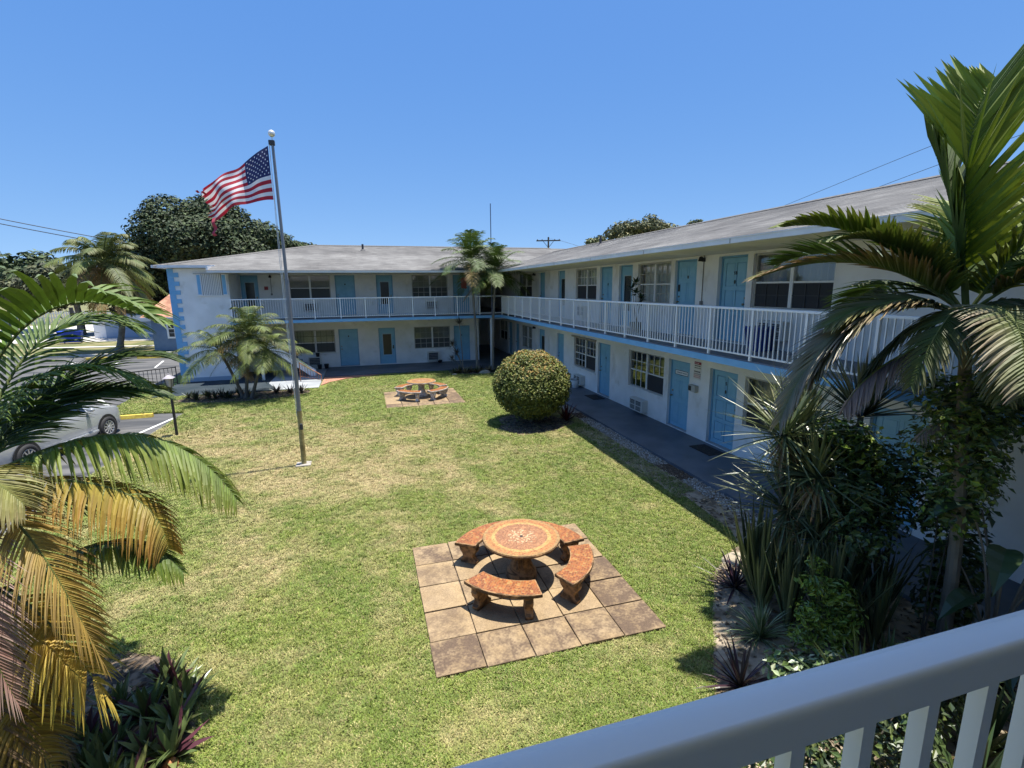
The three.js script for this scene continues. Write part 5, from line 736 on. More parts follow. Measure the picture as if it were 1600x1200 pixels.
{
  const C = [5.76, 3.98, -3.52], YG = [0.1, 0.16, 0.012];
  near('crownshaft_palm', 'broad-leaved palm filling the right side with one tall upright frond', [6.33, G, -3.55], [
    [C, [5.56, 5.3, -3.58], [5.72, 6.1, -3.6], { L: 0.95, w: 0.1, c: [0.15, 0.21, 0.012], tip: [0.26, 0.29, 0.035], burn: 0.5, up: 0.35, hang: 0.06, fwd: 0.95, n: 42, start: 0.16, rib: 0.03, ribc: [0.09, 0.12, 0.03], ragged: 0 }],
    [C, [5.7, 5.0, -3.75], [5.6, 5.75, -4.0], { L: 0.75, w: 0.085, c: [0.05, 0.095, 0.01], tip: LIME, burn: 0.35, up: 0.4, hang: 0.1, fwd: 0.9, n: 44 }],
    [C, [5.1, 4.74, -4.05], [4.28, 4.9, -4.4], { L: 0.5, w: 0.066, c: YG, tip: YEL, burn: 0.2, up: 0.55, hang: 0.45, fwd: 0.75, n: 52, ragged: 0 }],
    [C, [5.2, 4.62, -3.8], [4.5, 4.72, -4.0], { L: 0.45, w: 0.06, c: [0.07, 0.12, 0.012], tip: YEL, burn: 0.2, up: 0.5, hang: 0.4, fwd: 0.8, n: 46 }],
    [C, [5.0, 4.5, -4.0], [3.98, 4.38, -4.4], { L: 0.52, w: 0.058, c: YG, tip: [0.3, 0.14, 0.07], burn: 0.75, up: 0.35, hang: 0.3, fwd: 0.9, n: 60, ragged: 0 }],
    [C, [4.85, 3.95, -3.95], [4.22, 2.9, -4.15], { L: 0.66, w: 0.05, c: [0.085, 0.1, 0.025], tip: [0.33, 0.24, 0.16], burn: 0.7, up: 0.1, hang: 0.3, fwd: 1.2, n: 84, m: mLeafGloss, ragged: 0 }],
    [C, [4.95, 4.08, -3.8], [4.4, 3.35, -4.0], { L: 0.6, w: 0.045, c: [0.075, 0.09, 0.02], tip: [0.34, 0.24, 0.14], burn: 0.6, up: 0.15, hang: 0.3, fwd: 1.1, n: 70, m: mLeafGloss }],
    [C, [5.1, 4.1, -3.8], [4.5, 3.9, -3.95], { L: 0.5, w: 0.045, c: [0.07, 0.11, 0.02], tip: [0.34, 0.26, 0.12], burn: 0.5, up: 0.15, hang: 0.4, fwd: 0.9, m: mLeafGloss }],
    [C, [5.42, 4.02, -2.98], [5.12, 3.42, -2.62], { L: 0.5, w: 0.045, c: [0.1, 0.14, 0.02], tip: [0.45, 0.34, 0.24], burn: 0.75, up: 0.15, hang: 0.4, fwd: 0.5, n: 46, ragged: 0 }],
    [C, [6.3, 4.55, -3.4], [6.95, 4.55, -3.3], { L: 0.6, w: 0.07, c: YG, tip: YEL, burn: 0.25, up: 0.35, hang: 0.35 }],
    [C, [6.2, 4.9, -3.9], [6.75, 5.15, -4.3], { L: 0.6, w: 0.07, c: LIME, tip: YEL, burn: 0.25, up: 0.4, hang: 0.3 }],
    [C, [5.95, 4.75, -3.2], [6.3, 5.15, -3.0], { L: 0.6, w: 0.07, c: YG, tip: YEL, burn: 0.25, up: 0.4, hang: 0.3 }],
    [C, [6.0, 4.45, -2.9], [6.2, 4.2, -2.3], { L: 0.5, w: 0.055, c: [0.12, 0.15, 0.02], tip: [0.24, 0.1, 0.05], burn: 0.7, up: 0.3, hang: 0.4 }],
    [C, [6.1, 4.1, -3.2], [6.35, 3.5, -2.95], { L: 0.5, w: 0.05, c: [0.06, 0.09, 0.02], tip: STRAW, burn: 0.5, up: 0.1, hang: 0.7 }],
    [C, [5.9, 4.3, -4.4], [6.1, 3.9, -5.2], { L: 0.55, w: 0.05, c: DEEP, tip: GREEN, burn: 0.2, up: 0.2, hang: 0.5 }],
    [C, [5.35, 4.6, -4.4], [5.0, 4.55, -5.2], { L: 0.55, w: 0.055, c: DEEP, tip: GREEN, burn: 0.2, up: 0.4, hang: 0.3 }],
    [C, [5.5, 3.95, -3.1], [5.38, 3.3, -2.9], { L: 0.45, w: 0.042, c: [0.07, 0.11, 0.016], tip: STRAW, burn: 0.4, up: 0.1, hang: 0.9, n: 44 }],
    [C, [5.72, 3.92, -3.15], [5.72, 3.25, -2.98], { L: 0.45, w: 0.042, c: [0.06, 0.1, 0.016], tip: [0.3, 0.22, 0.12], burn: 0.4, up: 0.1, hang: 0.9, n: 44 }],
    [C, [5.3, 3.95, -3.4], [4.98, 3.35, -3.4], { L: 0.45, w: 0.04, c: [0.06, 0.1, 0.016], tip: [0.3, 0.22, 0.12], burn: 0.4, up: 0.1, hang: 0.9, n: 44 }],
    [C, [5.5, 3.8, -3.9], [5.35, 3.1, -4.2], { L: 0.5, w: 0.045, c: DEEP, tip: [0.2, 0.16, 0.1], burn: 0.4, up: 0.1, hang: 0.9 }],
    [[5.7, 3.75, -3.6], [5.3, 3.42, -3.95], [5.02, 2.95, -4.1], { L: 0.42, w: 0.03, c: [0.2, 0.15, 0.14], tip: [0.45, 0.38, 0.36], burn: 0.8, up: -0.2, hang: 1.4, dead: 1, m: mLeafDull, n: 60 }],
    [[5.95, 2.75, -3.5], [5.75, 2.88, -3.55], [5.45, 2.7, -3.6], { L: 0.26, w: 0.012, c: [0.25, 0.2, 0.16], tip: [0.3, 0.24, 0.2], burn: 0.8, up: -0.1, hang: 1.5, dead: 1, m: mLeafDull, n: 40 }],
  ], [[[0, 0, 0], [-0.14, 1.6, 0.03], [-0.42, 3.2, 0.04], [-0.54, 4.0, 0.03]]], 0.075, 0.052);
}
// ---------- strap-leaved rosettes ----------
function rosette(o, at, { n = 40, len = 0.8, w = 0.05, el = [-0.4, 1.4], bend = 0.3, c = [GREEN, DEEP], tip, tipAmt = 0.3, seed = 1, seg = 4, taper = [0.7, 1, 0.8, 0.45, 0], m = mLeafGloss, name = 'leaves', az }) {
  const g = new LG(), r = RNG(seed * 131 + 7);
  for (let i = 0; i < n; i++) {
    const a = az ? rr(az[0], az[1], r) : i * 2.39996 + r() * 0.4, e = lerp(el[0], el[1], Math.pow(r(), 0.8)), d = V(Math.cos(a) * Math.cos(e), Math.sin(e), Math.sin(a) * Math.cos(e)), sd = V(-Math.sin(a), 0, Math.cos(a)), L = len * (0.75 + 0.45 * r()), base = jit(c[Math.floor(r() * c.length)], r, 0.3), tc = tip ? mix3(base, tip, tipAmt * (0.4 + r())) : base;
    let Q = V(...at).addScaledVector(d, 0.02), pv = null; const tw = (r() - 0.5) * 0.6;
    for (let k = 0; k <= seg; k++) {
      const q = k / seg; if (k) { d.addScaledVector(DOWN, bend * (0.3 + q) / seg * (0.5 + r())).normalize(); Q = Q.clone().addScaledVector(d, L / seg); }
      const wd = w * 0.5 * taper[Math.min(4, Math.round(q * 4))] + 0.0005, s2 = sd.clone().applyAxisAngle(d, tw * q), nm = s2.clone().cross(d).normalize(), A = Q.clone().addScaledVector(s2, wd), B = Q.clone().addScaledVector(s2, -wd), Mm = Q.clone().addScaledVector(nm, -wd * 0.45), cc = mix3(base, tc, q);
      if (pv) { g.quad(pv.A, A, Mm, pv.M, pv.c, cc, cc, pv.c); g.quad(pv.M, Mm, B, pv.B, pv.c, cc, cc, pv.c); } pv = { A, B, M: Mm, c: cc };
    }
  }
  return g.build(name, m, o);
}
function yucca(label, base, heads, op) {
  const o = thing('yucca', label, 'yucca', [base[0], G, base[1]], 0, 'spiky yuccas in the right bed');
  heads.forEach((h, i) => { const H = [h[0] - base[0], h[1] - G, h[2] - base[1]]; mesh('stem', trunkGeo([[0.05 * i, 0, 0], [H[0] * 0.6, H[1] * 0.5, H[2] * 0.6], H], 0.05, 0.035), mLeafDull, o); rosette(o, H, { n: 62, len: 0.78, w: 0.034, el: [-0.5, 1.4], bend: 0.22, c: [[0.12, 0.17, 0.07], [0.07, 0.12, 0.05], [0.17, 0.21, 0.1]], tip: STRAW, tipAmt: 0.25, seed: i + base[0] * 10, ...op });
    rosette(o, [H[0], H[1] - 0.08, H[2]], { n: 26, len: 0.5, w: 0.03, el: [-1.3, -0.4], bend: 0.5, c: [STRAW, BROWN, [0.3, 0.22, 0.11]], seed: i + 50, m: mLeafDull, name: 'dry_skirt' }); });
  return o;
}
yucca('spiky yucca leaning toward the lawn, leftmost in the right bed', [5.75, -5.4], [[5.33, 2.3, -5.15], [5.55, 1.75, -5.1], [5.5, 1.2, -5.15]], { len: 0.95, n: 95, w: 0.038 });
yucca('spiky yucca with fan of dark leaves in front of the walkway', [5.9, -4.9], [[5.45, 1.85, -4.7], [5.8, 1.35, -4.6], [5.6, 0.95, -4.75]], { len: 0.82, n: 90, w: 0.04 });
yucca('tall upright yucca standing against the blue slab edge', [6.6, -5.1], [[6.45, 2.5, -5.0]], { len: 0.95, n: 80, el: [0.15, 1.45], w: 0.06, c: [[0.05, 0.085, 0.045], [0.035, 0.06, 0.035], [0.09, 0.12, 0.06]] });
yucca('yucca half hidden under the drooping palm frond', [6.2, -5.6], [[6.0, 2.25, -5.5], [6.05, 1.5, -5.4]], { len: 0.95, n: 90, el: [0.0, 1.45], w: 0.042 });
const ORD = ['first', 'second', 'third', 'fourth', 'fifth', 'sixth', 'seventh', 'eighth', 'ninth', 'tenth', 'eleventh', 'twelfth', 'thirteenth', 'fourteenth'], rows = {};
camera.updateMatrixWorld(); camera.aspect = 4 / 3; camera.updateProjectionMatrix();
function countFromLeft() { for (const list of Object.values(rows)) list.map((o) => [o.position.clone().setY(0.2).project(camera).x, o]).sort((a, b) => a[0] - b[0]).forEach(([, o], i) => { o.userData.label = `${o.userData.label}, ${ORD[i]} from left`; }); }
function clump(name, label, cat, x, z, op, group) { const o = thing(name, label, cat, [x, G + 0.01, z], 0, group); rosette(o, [0, 0, 0], op); if (group && !group.startsWith('dark agaves')) (rows[group] ??= []).push(o); return o; }
const snakeSpots = [[4.82, -4.75], [4.95, -4.45], [5.05, -5.2], [5.3, -4.75], [5.35, -4.25], [4.98, -4.95], [5.15, -4.62], [5.45, -4.42], [5.75, -4.3], [5.4, -4.95], [5.95, -4.55], [5.2, -4.1], [5.65, -3.85], [6.25, -4.25]];
snakeSpots.forEach(([x, z], i) => clump('snake_plant', 'tall upright snake plant clump in right bed', 'snake plant', x, z, { n: 24, len: 0.95 + (i % 3) * 0.2, w: 0.055, el: [1.1, 1.53], bend: 0.05, c: [[0.09, 0.125, 0.055], [0.06, 0.09, 0.045], [0.13, 0.16, 0.075]], tip: [0.14, 0.14, 0.06], seed: i + 300, taper: [0.8, 1, 1, 0.7, 0.05] }, 'snake plants in the right bed'));
clump('cordyline', 'dark purple strap-leaved plant at the lawn edge near the rock', 'cordyline', 4.95, -5.4, { n: 46, len: 0.55, w: 0.03, el: [0.1, 1.4], bend: 0.35, c: [[0.035, 0.018, 0.028], [0.05, 0.025, 0.035], [0.025, 0.02, 0.02]], tip: [0.2, 0.05, 0.09], tipAmt: 0.2, seed: 401 });
clump('cordyline', 'dark purple strap-leaved plant lowest by the foreground railing', 'cordyline', 3.72, -3.85, { n: 50, len: 0.5, w: 0.03, el: [0.1, 1.4], bend: 0.35, c: [[0.035, 0.02, 0.028], [0.03, 0.03, 0.025]], tip: [0.18, 0.06, 0.08], tipAmt: 0.2, seed: 402 });
clump('spider_plant', 'pale striped grassy tuft between the purple plants', 'spider plant', 4.5, -4.42, { n: 110, len: 0.46, w: 0.016, el: [0.2, 1.5], bend: 0.9, c: [[0.14, 0.2, 0.08], [0.3, 0.34, 0.2], [0.09, 0.14, 0.05]], seed: 403, seg: 5 });
{
  const spots = [[-2.12, -5.45], [-2.42, -5.78], [-2.1, -5.1], [-2.45, -5.3], [-2.28, -4.82], [-2.62, -4.95], [-2.05, -4.72], [-2.5, -4.55], [-2.78, -5.5], [-2.9, -5.1], [-2.75, -4.7], [-2.25, -4.4], [-2.3, -5.62], [-2.65, -4.3]];
  spots.forEach(([x, z], i) => clump('oyster_plant', 'low green and purple rosette in left bed', 'oyster plant', x, z, { n: 24, len: 0.31 + (i % 4) * 0.03, w: 0.082, el: [0.25, 1.4], bend: 0.25, c: [[0.15, 0.2, 0.065], [0.11, 0.16, 0.055], [0.1, 0.035, 0.05], [0.17, 0.2, 0.07]], seed: 500 + i, taper: [0.75, 1, 0.85, 0.5, 0] }, 'oyster plants at lower left'));
  [[-3.92, -22.9], [-3.35, -22.75], [-2.9, -22.6]].forEach(([x, z], i) => clump('agave', ['small dark agave, left of the three by the stair apron', 'small dark agave, middle of the three by the stair apron', 'small dark agave, right of the three beside the flagpole'][i], 'agave', x, z, { n: 26, len: 0.42, w: 0.06, el: [0.1, 1.3], bend: 0.1, c: [[0.03, 0.04, 0.03], [0.04, 0.03, 0.032]], seed: 600 + i }, 'dark agaves'));
  for (let i = 0; i < 12; i++) clump('ground_plant', 'low dark plant under the stair palm', 'plant', -7.2 + i * 0.2 + (i % 2) * 0.08, -22.75 + (i % 3) * 0.2, { n: 26, len: 0.38, w: 0.05, el: [0.2, 1.4], bend: 0.3, c: [[0.035, 0.05, 0.02], [0.05, 0.035, 0.025], [0.06, 0.08, 0.03]], seed: 620 + i }, 'dark plants under the stair palm');
  for (let i = 0; i < 14; i++) clump('croton', 'small bronze-leaved plant in corner bed', 'plant', 4.2 + i * 0.19, -25.0 - (i % 3) * 0.25 + (i > 9 ? 0.1 : 0), { n: 26, len: 0.34, w: 0.06, el: [0.2, 1.4], bend: 0.3, c: i % 2 ? [[0.2, 0.12, 0.05], [0.36, 0.29, 0.16], [0.09, 0.08, 0.03]] : [[0.04, 0.055, 0.02], [0.09, 0.06, 0.03], [0.12, 0.12, 0.04]], seed: 660 + i }, 'bronze plants in the corner bed');
  clump('red_cordyline', 'dark red plant at the right foot of the clipped bush', 'cordyline', 6.15, -14.75, { n: 40, len: 0.62, w: 0.06, el: [0.5, 1.5], bend: 0.25, c: [[0.09, 0.015, 0.02], [0.05, 0.015, 0.018], [0.16, 0.05, 0.04]], seed: 700 });
  const d = thing('dracaena', 'thin tall dracaena with small leaf tufts before the far wall', 'dracaena', [4.75, G, -25.5]); for (const [hx, hy, hz, l, n] of [[-0.15, 2.55, 0, 0.42, 46], [-0.55, 1.45, 0.05, 0.36, 44], [-0.35, 1.0, 0.05, 0.36, 44], [-0.6, 0.72, 0.1, 0.34, 40]]) { mesh('stem', trunkGeo([[hx * 0.1, 0, 0], [hx * 0.4, hy * 0.55, hz * 0.5], [hx, hy, hz]], 0.028, 0.018), mLeafDull, d); rosette(d, [hx, hy, hz], { n, len: l, w: 0.03, el: [-0.6, 1.4], bend: 0.4, c: [[0.05, 0.05, 0.03], [0.1, 0.09, 0.05], [0.07, 0.045, 0.035]], seed: hy * 10 }); }
  const pp = thing('potted_plant', 'potted rubber plant on the upper right balcony', 'potted plant', [8.25, F1, -14.15]); new MB().lathe([[0, 0], [0.15, 0], [0.2, 0.32], [0.17, 0.32], [0, 0.28]], 18).build('pot', mat([0.1, 0.11, 0.11], 0.6), pp); for (let i = 0; i < 5; i++) { const a = i * 1.3, h = 0.9 + i * 0.16; mesh('stem', trunkGeo([[0, 0.28, 0], [Math.cos(a) * 0.06, h * 0.6, Math.sin(a) * 0.1], [Math.cos(a) * 0.12, h, Math.sin(a) * 0.22]], 0.014, 0.008), mLeafDull, pp); rosette(pp, [Math.cos(a) * 0.12, h, Math.sin(a) * 0.22], { n: 12, len: 0.2, w: 0.075, el: [-0.4, 1.3], bend: 0.2, c: [[0.02, 0.045, 0.015], [0.03, 0.06, 0.02]], seed: i + 720, taper: [0.3, 1, 1, 0.6, 0] }); }
}
// ---------- leafy crowns ----------
function leafCloud(blobs, n, size, colors, seed, { shell = 0.75, lift = 0.35, flat = 0.5, pick } = {}) {
  const g = new LG(), r = RNG(seed), vol = blobs.map((b) => b[3] * b[4] * b[5]), tot = vol.reduce((a, b) => a + b, 0), d = V(), t1 = V(), t2 = V();
  for (let i = 0; i < n; i++) {
    let q = r() * tot, k = 0; while (k < blobs.length - 1 && (q -= vol[k]) > 0) k++; const b = blobs[k];
    do d.set(r() * 2 - 1, r() * 2 - 1, r() * 2 - 1); while (d.lengthSq() > 1 || d.lengthSq() < 0.01); d.normalize();
    const rad = shell + (1 - shell) * r() + (r() - 0.5) * 0.12, P = V(b[0] + d.x * b[3] * rad, b[1] + d.y * b[4] * rad, b[2] + d.z * b[5] * rad);
    const nm = d.clone().multiplyScalar(0.6).add(V(r() - 0.5, r() - 0.5 + lift, r() - 0.5)).normalize(); t1.set(r() - 0.5, r() - 0.5 - 0.3, r() - 0.5).cross(nm).normalize(); t2.copy(nm).cross(t1);
    const s = size * (0.6 + 0.8 * r()), c = jit(pick ? pick(P, d, r) : colors[Math.floor(r() * colors.length)], r, 0.35), A = P.clone().addScaledVector(t1, -s * 0.5), B = P.clone().addScaledVector(t1, s * 0.6).addScaledVector(nm, -s * 0.15), L = P.clone().addScaledVector(t2, s * flat * 0.5).addScaledVector(nm, s * 0.08), R = P.clone().addScaledVector(t2, -s * flat * 0.5).addScaledVector(nm, s * 0.08);
    g.tri(A, B, L, c); g.tri(A, R, B, c);
  }
  return g.geo();
}
function branches(o, root, tips, r0, m = mLeafDull, name = 'limb') { if (name === 'stem') tips = tips.slice(0, 4); tips.forEach((t, i) => mesh(name, trunkGeo([root, [lerp(root[0], t[0], 0.3), lerp(root[1], t[1], 0.6), lerp(root[2], t[2], 0.75)], t], r0, r0 * 0.35, 0.4, name === 'stem' ? 0.35 : 0.6), m, o)); }
{ // clipped round bush
  const o = thing('clipped_bush', 'large round clipped bush with bronze new growth beside the walkway', 'bush', [5.03, G, -15.0]);
  branches(o, [0, 0, 0], [[0.5, 0.8, 0.2], [-0.5, 0.8, 0.1], [0.1, 0.9, -0.4], [0.1, 0.85, 0.5]], 0.06, mLeafDull, 'stem');
  const lumps = [[0, 1.26, 0, 1.24, 1.08, 1.24]], rb = RNG(9); for (let i = 0; i < 26; i++) { const a = i * 2.4, e = rr(-0.7, 1.4, rb), k = 0.98; lumps.push([Math.cos(a) * Math.cos(e) * k, 1.26 + Math.sin(e) * 0.88, Math.sin(a) * Math.cos(e) * k, 0.34, 0.3, 0.34]); }
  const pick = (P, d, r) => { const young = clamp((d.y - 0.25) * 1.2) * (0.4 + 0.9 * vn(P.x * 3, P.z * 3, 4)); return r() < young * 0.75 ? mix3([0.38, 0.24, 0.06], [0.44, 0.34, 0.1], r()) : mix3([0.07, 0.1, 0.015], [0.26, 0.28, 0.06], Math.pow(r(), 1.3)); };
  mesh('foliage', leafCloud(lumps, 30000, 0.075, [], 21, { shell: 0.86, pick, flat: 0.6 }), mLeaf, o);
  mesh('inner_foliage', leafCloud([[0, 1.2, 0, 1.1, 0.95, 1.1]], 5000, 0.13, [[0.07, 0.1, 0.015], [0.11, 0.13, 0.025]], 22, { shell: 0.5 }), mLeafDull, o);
}
function shrub(label, base, blobs, n, size, cols, seed, op = {}) {
  const o = thing(op.name || 'leafy_shrub', label, 'shrub', [base[0], G, base[1]], 0, op.group), rel = blobs.map((b) => [b[0] - base[0], b[1] - G, b[2] - base[1], b[3], b[4], b[5]]);
  branches(o, [0, 0, 0], rel.map((b) => [b[0], b[1] + b[4] * 0.3, b[2]]), op.r || 0.011, mLeafDull, 'stem');
  mesh('foliage', leafCloud(rel, n, size, cols, seed, { shell: 0.35, flat: op.flat || 0.6, lift: 0.6 }), mLeafGloss, o); return o;
}
const SG = [[0.06, 0.1, 0.03], [0.08, 0.13, 0.035], [0.12, 0.17, 0.04], [0.045, 0.07, 0.025]], SB = [[0.15, 0.23, 0.025], [0.22, 0.29, 0.04], [0.11, 0.18, 0.025]], SHADE_LEAF = [[0.03, 0.05, 0.02], [0.05, 0.08, 0.025], [0.09, 0.12, 0.03]];  // last set: greens darkened, shade put into the leaf colour
shrub('bright green leafy shrub between the two yuccas', [5.85, -4.75], [[5.72, 2.35, -4.75, 0.42, 0.35, 0.4], [5.95, 2.2, -4.6, 0.4, 0.4, 0.4], [6.1, 2.0, -4.7, 0.4, 0.4, 0.4]], 1500, 0.085, [...SB, ...SG], 61);
shrub('dark dense shrub mass under the right palm', [6.0, -4.3], [[5.85, 1.75, -4.45, 0.5, 0.4, 0.45], [6.15, 1.55, -4.35, 0.5, 0.45, 0.45], [6.3, 2.0, -4.3, 0.45, 0.4, 0.4], [5.7, 1.3, -4.2, 0.45, 0.4, 0.4]], 2400, 0.085, SG, 62);
shrub('small-leaved vine tangle around the right palm trunk', [6.2, -3.7], [[6.2, 3.05, -3.75, 0.55, 0.35, 0.45], [6.5, 2.75, -3.6, 0.5, 0.45, 0.4], [6.0, 2.6, -3.7, 0.45, 0.35, 0.4], [6.3, 2.2, -3.6, 0.5, 0.4, 0.4], [6.15, 1.8, -3.6, 0.35, 0.35, 0.3], [6.75, 3.1, -3.6, 0.5, 0.45, 0.4], [5.85, 3.2, -3.35, 0.32, 0.3, 0.22], [6.0, 2.75, -3.32, 0.34, 0.3, 0.22], [6.1, 2.35, -3.32, 0.3, 0.26, 0.2], [5.65, 2.9, -3.4, 0.3, 0.28, 0.22]], 4600, 0.075, [...SG, ...SB, [0.2, 0.22, 0.07]], 63);
shrub('lime green fern-like shrub near the foreground railing', [4.85, -3.95], [[4.72, 0.95, -3.95, 0.2, 0.12, 0.2], [4.95, 0.85, -3.85, 0.24, 0.14, 0.22], [4.65, 0.62, -3.9, 0.22, 0.16, 0.2], [5.05, 0.55, -3.8, 0.24, 0.2, 0.2], [4.85, 0.4, -3.75, 0.25, 0.2, 0.22], [4.55, 0.36, -3.85, 0.2, 0.14, 0.2], [4.88, 1.1, -4.05, 0.15, 0.1, 0.15]], 1500, 0.07, SB, 64, { flat: 0.45 });
shrub('variegated low shrub beside the purple plant at bottom', [4.15, -3.6], [[4.1, 0.28, -3.6, 0.3, 0.22, 0.28], [4.4, 0.3, -3.45, 0.3, 0.25, 0.28]], 520, 0.08, [[0.12, 0.19, 0.06], [0.3, 0.36, 0.2], [0.08, 0.13, 0.03]], 65);
shrub('dark climber behind the palm trunk at the right edge', [6.75, -3.9], [[6.75, 1.6, -3.95, 0.45, 0.5, 0.4], [6.85, 0.9, -3.8, 0.45, 0.5, 0.4], [6.5, 0.6, -3.7, 0.4, 0.45, 0.35]], 1500, 0.1, SG, 66);
shrub('shrub with shade in its leaf colour seen between the nearest balusters', [3.9, -2.6], [[3.6, 0.45, -2.7, 0.4, 0.4, 0.4], [4.2, 0.5, -2.6, 0.45, 0.45, 0.4], [4.9, 0.55, -2.8, 0.45, 0.45, 0.4]], 2600, 0.06, SHADE_LEAF, 67);
shrub('low dark shrub seen between the leftmost foreground balusters', [2.9, -2.45], [[2.7, 0.2, -2.5, 0.4, 0.28, 0.35], [3.1, 0.25, -2.3, 0.4, 0.3, 0.35], [3.0, 0.2, -2.9, 0.4, 0.25, 0.3], [2.4, 0.15, -2.1, 0.4, 0.25, 0.35], [3.4, 0.25, -2.75, 0.35, 0.3, 0.3]], 2600, 0.06, SHADE_LEAF, 69);
shrub('yellow-green shrub low behind the rightmost balusters', [3.4, -1.75], [[3.1, 0.6, -1.9, 0.35, 0.35, 0.3], [3.5, 0.7, -1.7, 0.4, 0.4, 0.3]], 1500, 0.05, [[0.2, 0.2, 0.03], [0.12, 0.16, 0.03], ...SHADE_LEAF], 68);
[[5.1, -3.3], [5.7, -3.1], [4.5, -3.1], [6.2, -3.0], [5.3, -2.5], [4.6, -2.2], [5.9, -2.4], [6.4, -2.2], [5.5, -1.9]].forEach(([x, z], i) => clump('strap_plant', 'dark strap-leaved clump behind foreground railing', 'plant', x, z, { n: 36, len: 0.65 + 0.1 * (i % 3), w: 0.05, el: [0.6, 1.5], bend: 0.5, c: [[0.05, 0.08, 0.03], [0.07, 0.11, 0.04], [0.04, 0.06, 0.025]], seed: 800 + i, taper: [0.4, 1, 1, 0.6, 0] }, 'strap-leaved plants in the right bed'));
{ // big heart-shaped leaves
  const o = thing('philodendron', 'philodendron with a few big dark leaves at the right edge', 'philodendron', [6.5, G, -3.2]), r = RNG(91);
  const leaf = (P, dir, s) => { const g = new LG(), d = V(...dir).normalize(), sd = d.clone().cross(UPV).normalize(), nm = sd.clone().cross(d), pr = [[-0.12, 0.34], [-0.05, 0.58], [0.05, 0.74], [0.16, 0.8], [0.3, 0.78], [0.44, 0.68], [0.58, 0.53], [0.72, 0.36], [0.85, 0.18], [0.94, 0.07], [1.02, 0]], c = jit([0.045, 0.08, 0.03], r, 0.3); let pv = null; for (const [t, w] of pr) { const Q = V(...P).addScaledVector(d, t * s).addScaledVector(DOWN, t * t * s * 0.45).addScaledVector(nm, Math.sin(t * 14) * s * 0.012), A = Q.clone().addScaledVector(sd, w * s * 0.4).addScaledVector(nm, w * s * 0.16), B = Q.clone().addScaledVector(sd, -w * s * 0.4).addScaledVector(nm, w * s * 0.16); if (pv) { g.quad(pv[0], A, Q, pv[2], c); g.quad(pv[2], Q, B, pv[1], c); } pv = [A, B, Q]; } g.build('large_leaf', mLeafGloss, o); mesh('stalk', trunkGeo([[0, 0.1, 0], [P[0] * 0.5, P[1] * 0.7, P[2] * 0.5], P], 0.018, 0.01), mLeafDull, o); };
  for (let i = 0; i < 13; i++) { const a = i * 2.4, h = 0.5 + i * 0.13, q = 0.25 + 0.25 * r(); leaf([Math.cos(a) * q, h, Math.sin(a) * q], [Math.cos(a), -0.25 - 0.4 * r(), Math.sin(a)], 0.3 + 0.14 * r()); }
}
{ // stones
  const st = (x, z, s, label, c) => { const g = new THREE.IcosahedronGeometry(1, 3), p = g.attributes.position; for (let i = 0; i < p.count; i++) { const v = V().fromBufferAttribute(p, i), k = 1 + 0.35 * (fbm(v.x * 1.3 + x, v.z * 1.3 + v.y, 3, 5) - 0.5); p.setXYZ(i, v.x * k * s[0], Math.max(-0.3 * s[1], v.y * k * s[1]), v.z * k * s[2]); } g.computeVertexNormals(); const o = mesh('rock', g, c, scene); o.position.set(x, G + 0.1 * s[1], z); tag(o, label, 'rock'); };
  const lime = mottled([0.32, 0.27, 0.19], [0.52, 0.46, 0.35], 1, 0.9, { per: 6, contrast: 1.5 });
  st(5.55, -6.0, [0.32, 0.1, 0.22], 'flat pale rock at the corner of the right bed', lime); st(5.75, -24.85, [0.3, 0.16, 0.18], 'pale stone among the bronze plants of the corner bed', lime); st(4.15, -24.75, [0.16, 0.09, 0.12], 'small pale stone at the left of the corner bed', lime);
  st(-2.02, -4.62, [0.07, 0.08, 0.055], 'orange-brown coconut husk lying at the left bed edge', mottled([0.3, 0.11, 0.04], [0.45, 0.2, 0.09], 0.3, 0.85, { per: 8 })); st(-2.1, -4.38, [0.13, 0.07, 0.1], 'grey stone at the bottom of the left bed', mat([0.25, 0.24, 0.24], 0.9));
}
// ---------- trees beyond ----------
function bigTree(name, label, base, h, blobs, n, size, cols, seed, tr = 0.5, shell = 0.7) {
  const o = thing(name, label, 'tree', [base[0], -0.2, base[1]], 0, 'trees beyond the building'); mesh('trunk', trunkGeo([[0, 0, 0], [0.1, h * 0.2, 0], [0, h * 0.42, 0]], tr, tr * 0.6, 0.7), mLeafDull, o); branches(o, [0, h * 0.38, 0], blobs.slice(0, 7).map((b) => [b[0] * 0.8, b[1], b[2] * 0.8]), tr * 0.4);
  mesh('crown', leafCloud(blobs, n, size, cols, seed, { shell, flat: 0.65 }), mLeafDull, o); return o;
}
function crown(R, H, y, k, seed, s = 0.4) { const r = RNG(seed), l = []; for (let i = 0; i < k; i++) { const a = i * 2.4, q = Math.sqrt((i + 0.5) / k), e = r(); l.push([Math.cos(a) * R * q * 0.85, y + H * (1 - q * q * 0.75) * (0.55 + 0.45 * e) - (e < 0.3 ? H * 0.35 : 0), Math.sin(a) * R * q * 0.6, R * s * (0.7 + 0.5 * r()), R * s * 0.62 * (0.7 + 0.5 * r()), R * s * (0.7 + 0.5 * r())]); } return l; }
const DK = [[0.025, 0.045, 0.014], [0.04, 0.065, 0.018], [0.06, 0.085, 0.025], [0.02, 0.035, 0.012]];
bigTree('ficus_tree', 'huge dark domed tree behind the left end of the building', [-15.2, -59], 12, crown(8.6, 6.2, 6.6, 26, 5, 0.36), 52000, 0.34, DK, 71, 0.9);
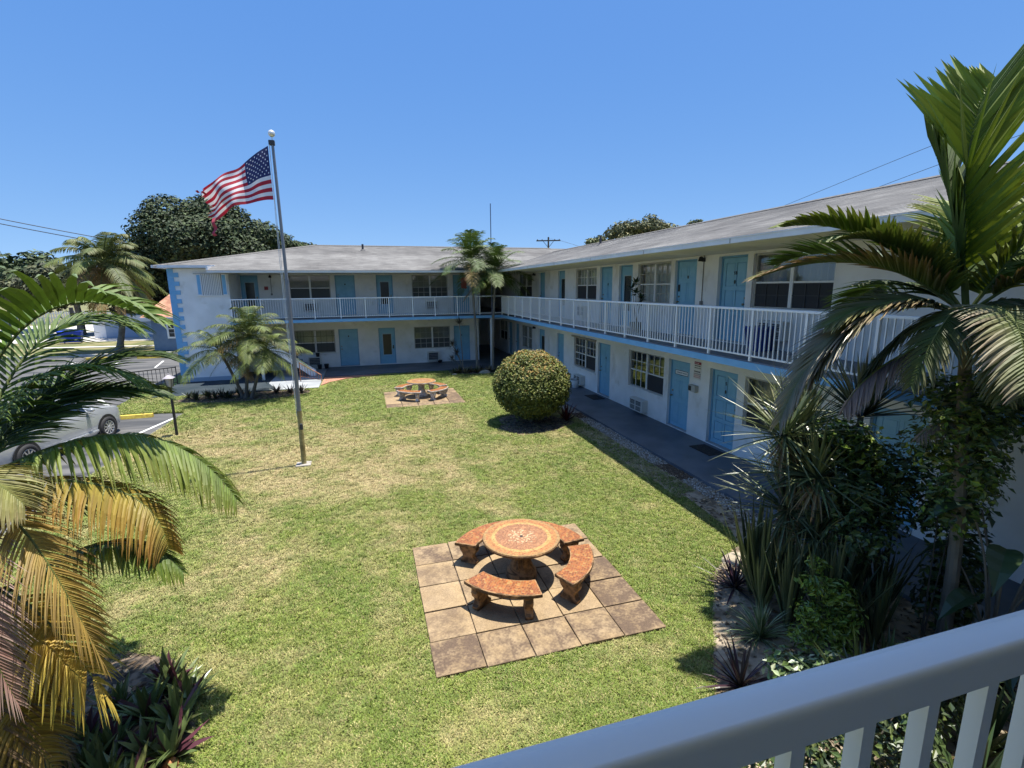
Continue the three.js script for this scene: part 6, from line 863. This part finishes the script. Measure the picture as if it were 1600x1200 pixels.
bigTree('ficus_tree', 'right shoulder of the dark trees behind the far roof', [-8.4, -63], 10, crown(5.6, 5.0, 5.4, 16, 8, 0.38), 24000, 0.33, DK, 72, 0.6);
bigTree('shade_tree', 'loose green tree at the far left horizon', [-38, -69], 9, crown(6.5, 4.5, 4.2, 16, 9, 0.4), 9000, 0.6, [[0.05, 0.08, 0.03], [0.08, 0.11, 0.04], [0.035, 0.055, 0.02]], 73, 0.4, 0.5);
bigTree('shade_tree', 'grey-green tree left of the coconut palm', [-28.5, -62], 8, crown(5.5, 3.6, 3.2, 14, 11, 0.4), 8000, 0.5, [[0.06, 0.075, 0.035], [0.1, 0.11, 0.05], [0.045, 0.055, 0.025]], 74, 0.4, 0.5);
bigTree('shade_tree', 'dull brown-green tree behind the blue house', [-21, -66], 8, crown(5.5, 3.8, 2.6, 14, 13, 0.4), 8000, 0.5, [[0.04, 0.05, 0.025], [0.07, 0.075, 0.035]], 75, 0.4, 0.5);
bigTree('shade_tree', 'broad low tree far beyond the road fence', [-55, -82], 9, crown(9, 5, 3.5, 18, 15, 0.4), 9000, 0.7, [[0.05, 0.075, 0.03], [0.075, 0.1, 0.04]], 76, 0.5, 0.5);
bigTree('shade_tree', 'pale yellow-green tree top showing above the right roof', [23.3, -38.9], 9.5, crown(3.4, 1.7, 8.5, 26, 17, 0.3), 7500, 0.25, [[0.12, 0.13, 0.05], [0.2, 0.19, 0.09], [0.08, 0.09, 0.035]], 77, 0.25, 0.4);
bigTree('shade_tree', 'small darker tree top right of the pale one above the roof', [26.9, -36.8], 9, crown(2.3, 1.0, 8.45, 12, 19, 0.34), 2600, 0.3, [[0.06, 0.08, 0.03], [0.11, 0.13, 0.05]], 78, 0.2, 0.4);
bigTree('shade_tree', 'low tree top peeping over the roof near the vent', [24, -48.5], 8.5, crown(1.8, 1.0, 8.6, 6, 23, 0.45), 1000, 0.32, [[0.09, 0.11, 0.04], [0.14, 0.15, 0.06]], 79, 0.2, 0.4);

countFromLeft();
renderer.render(scene, camera);
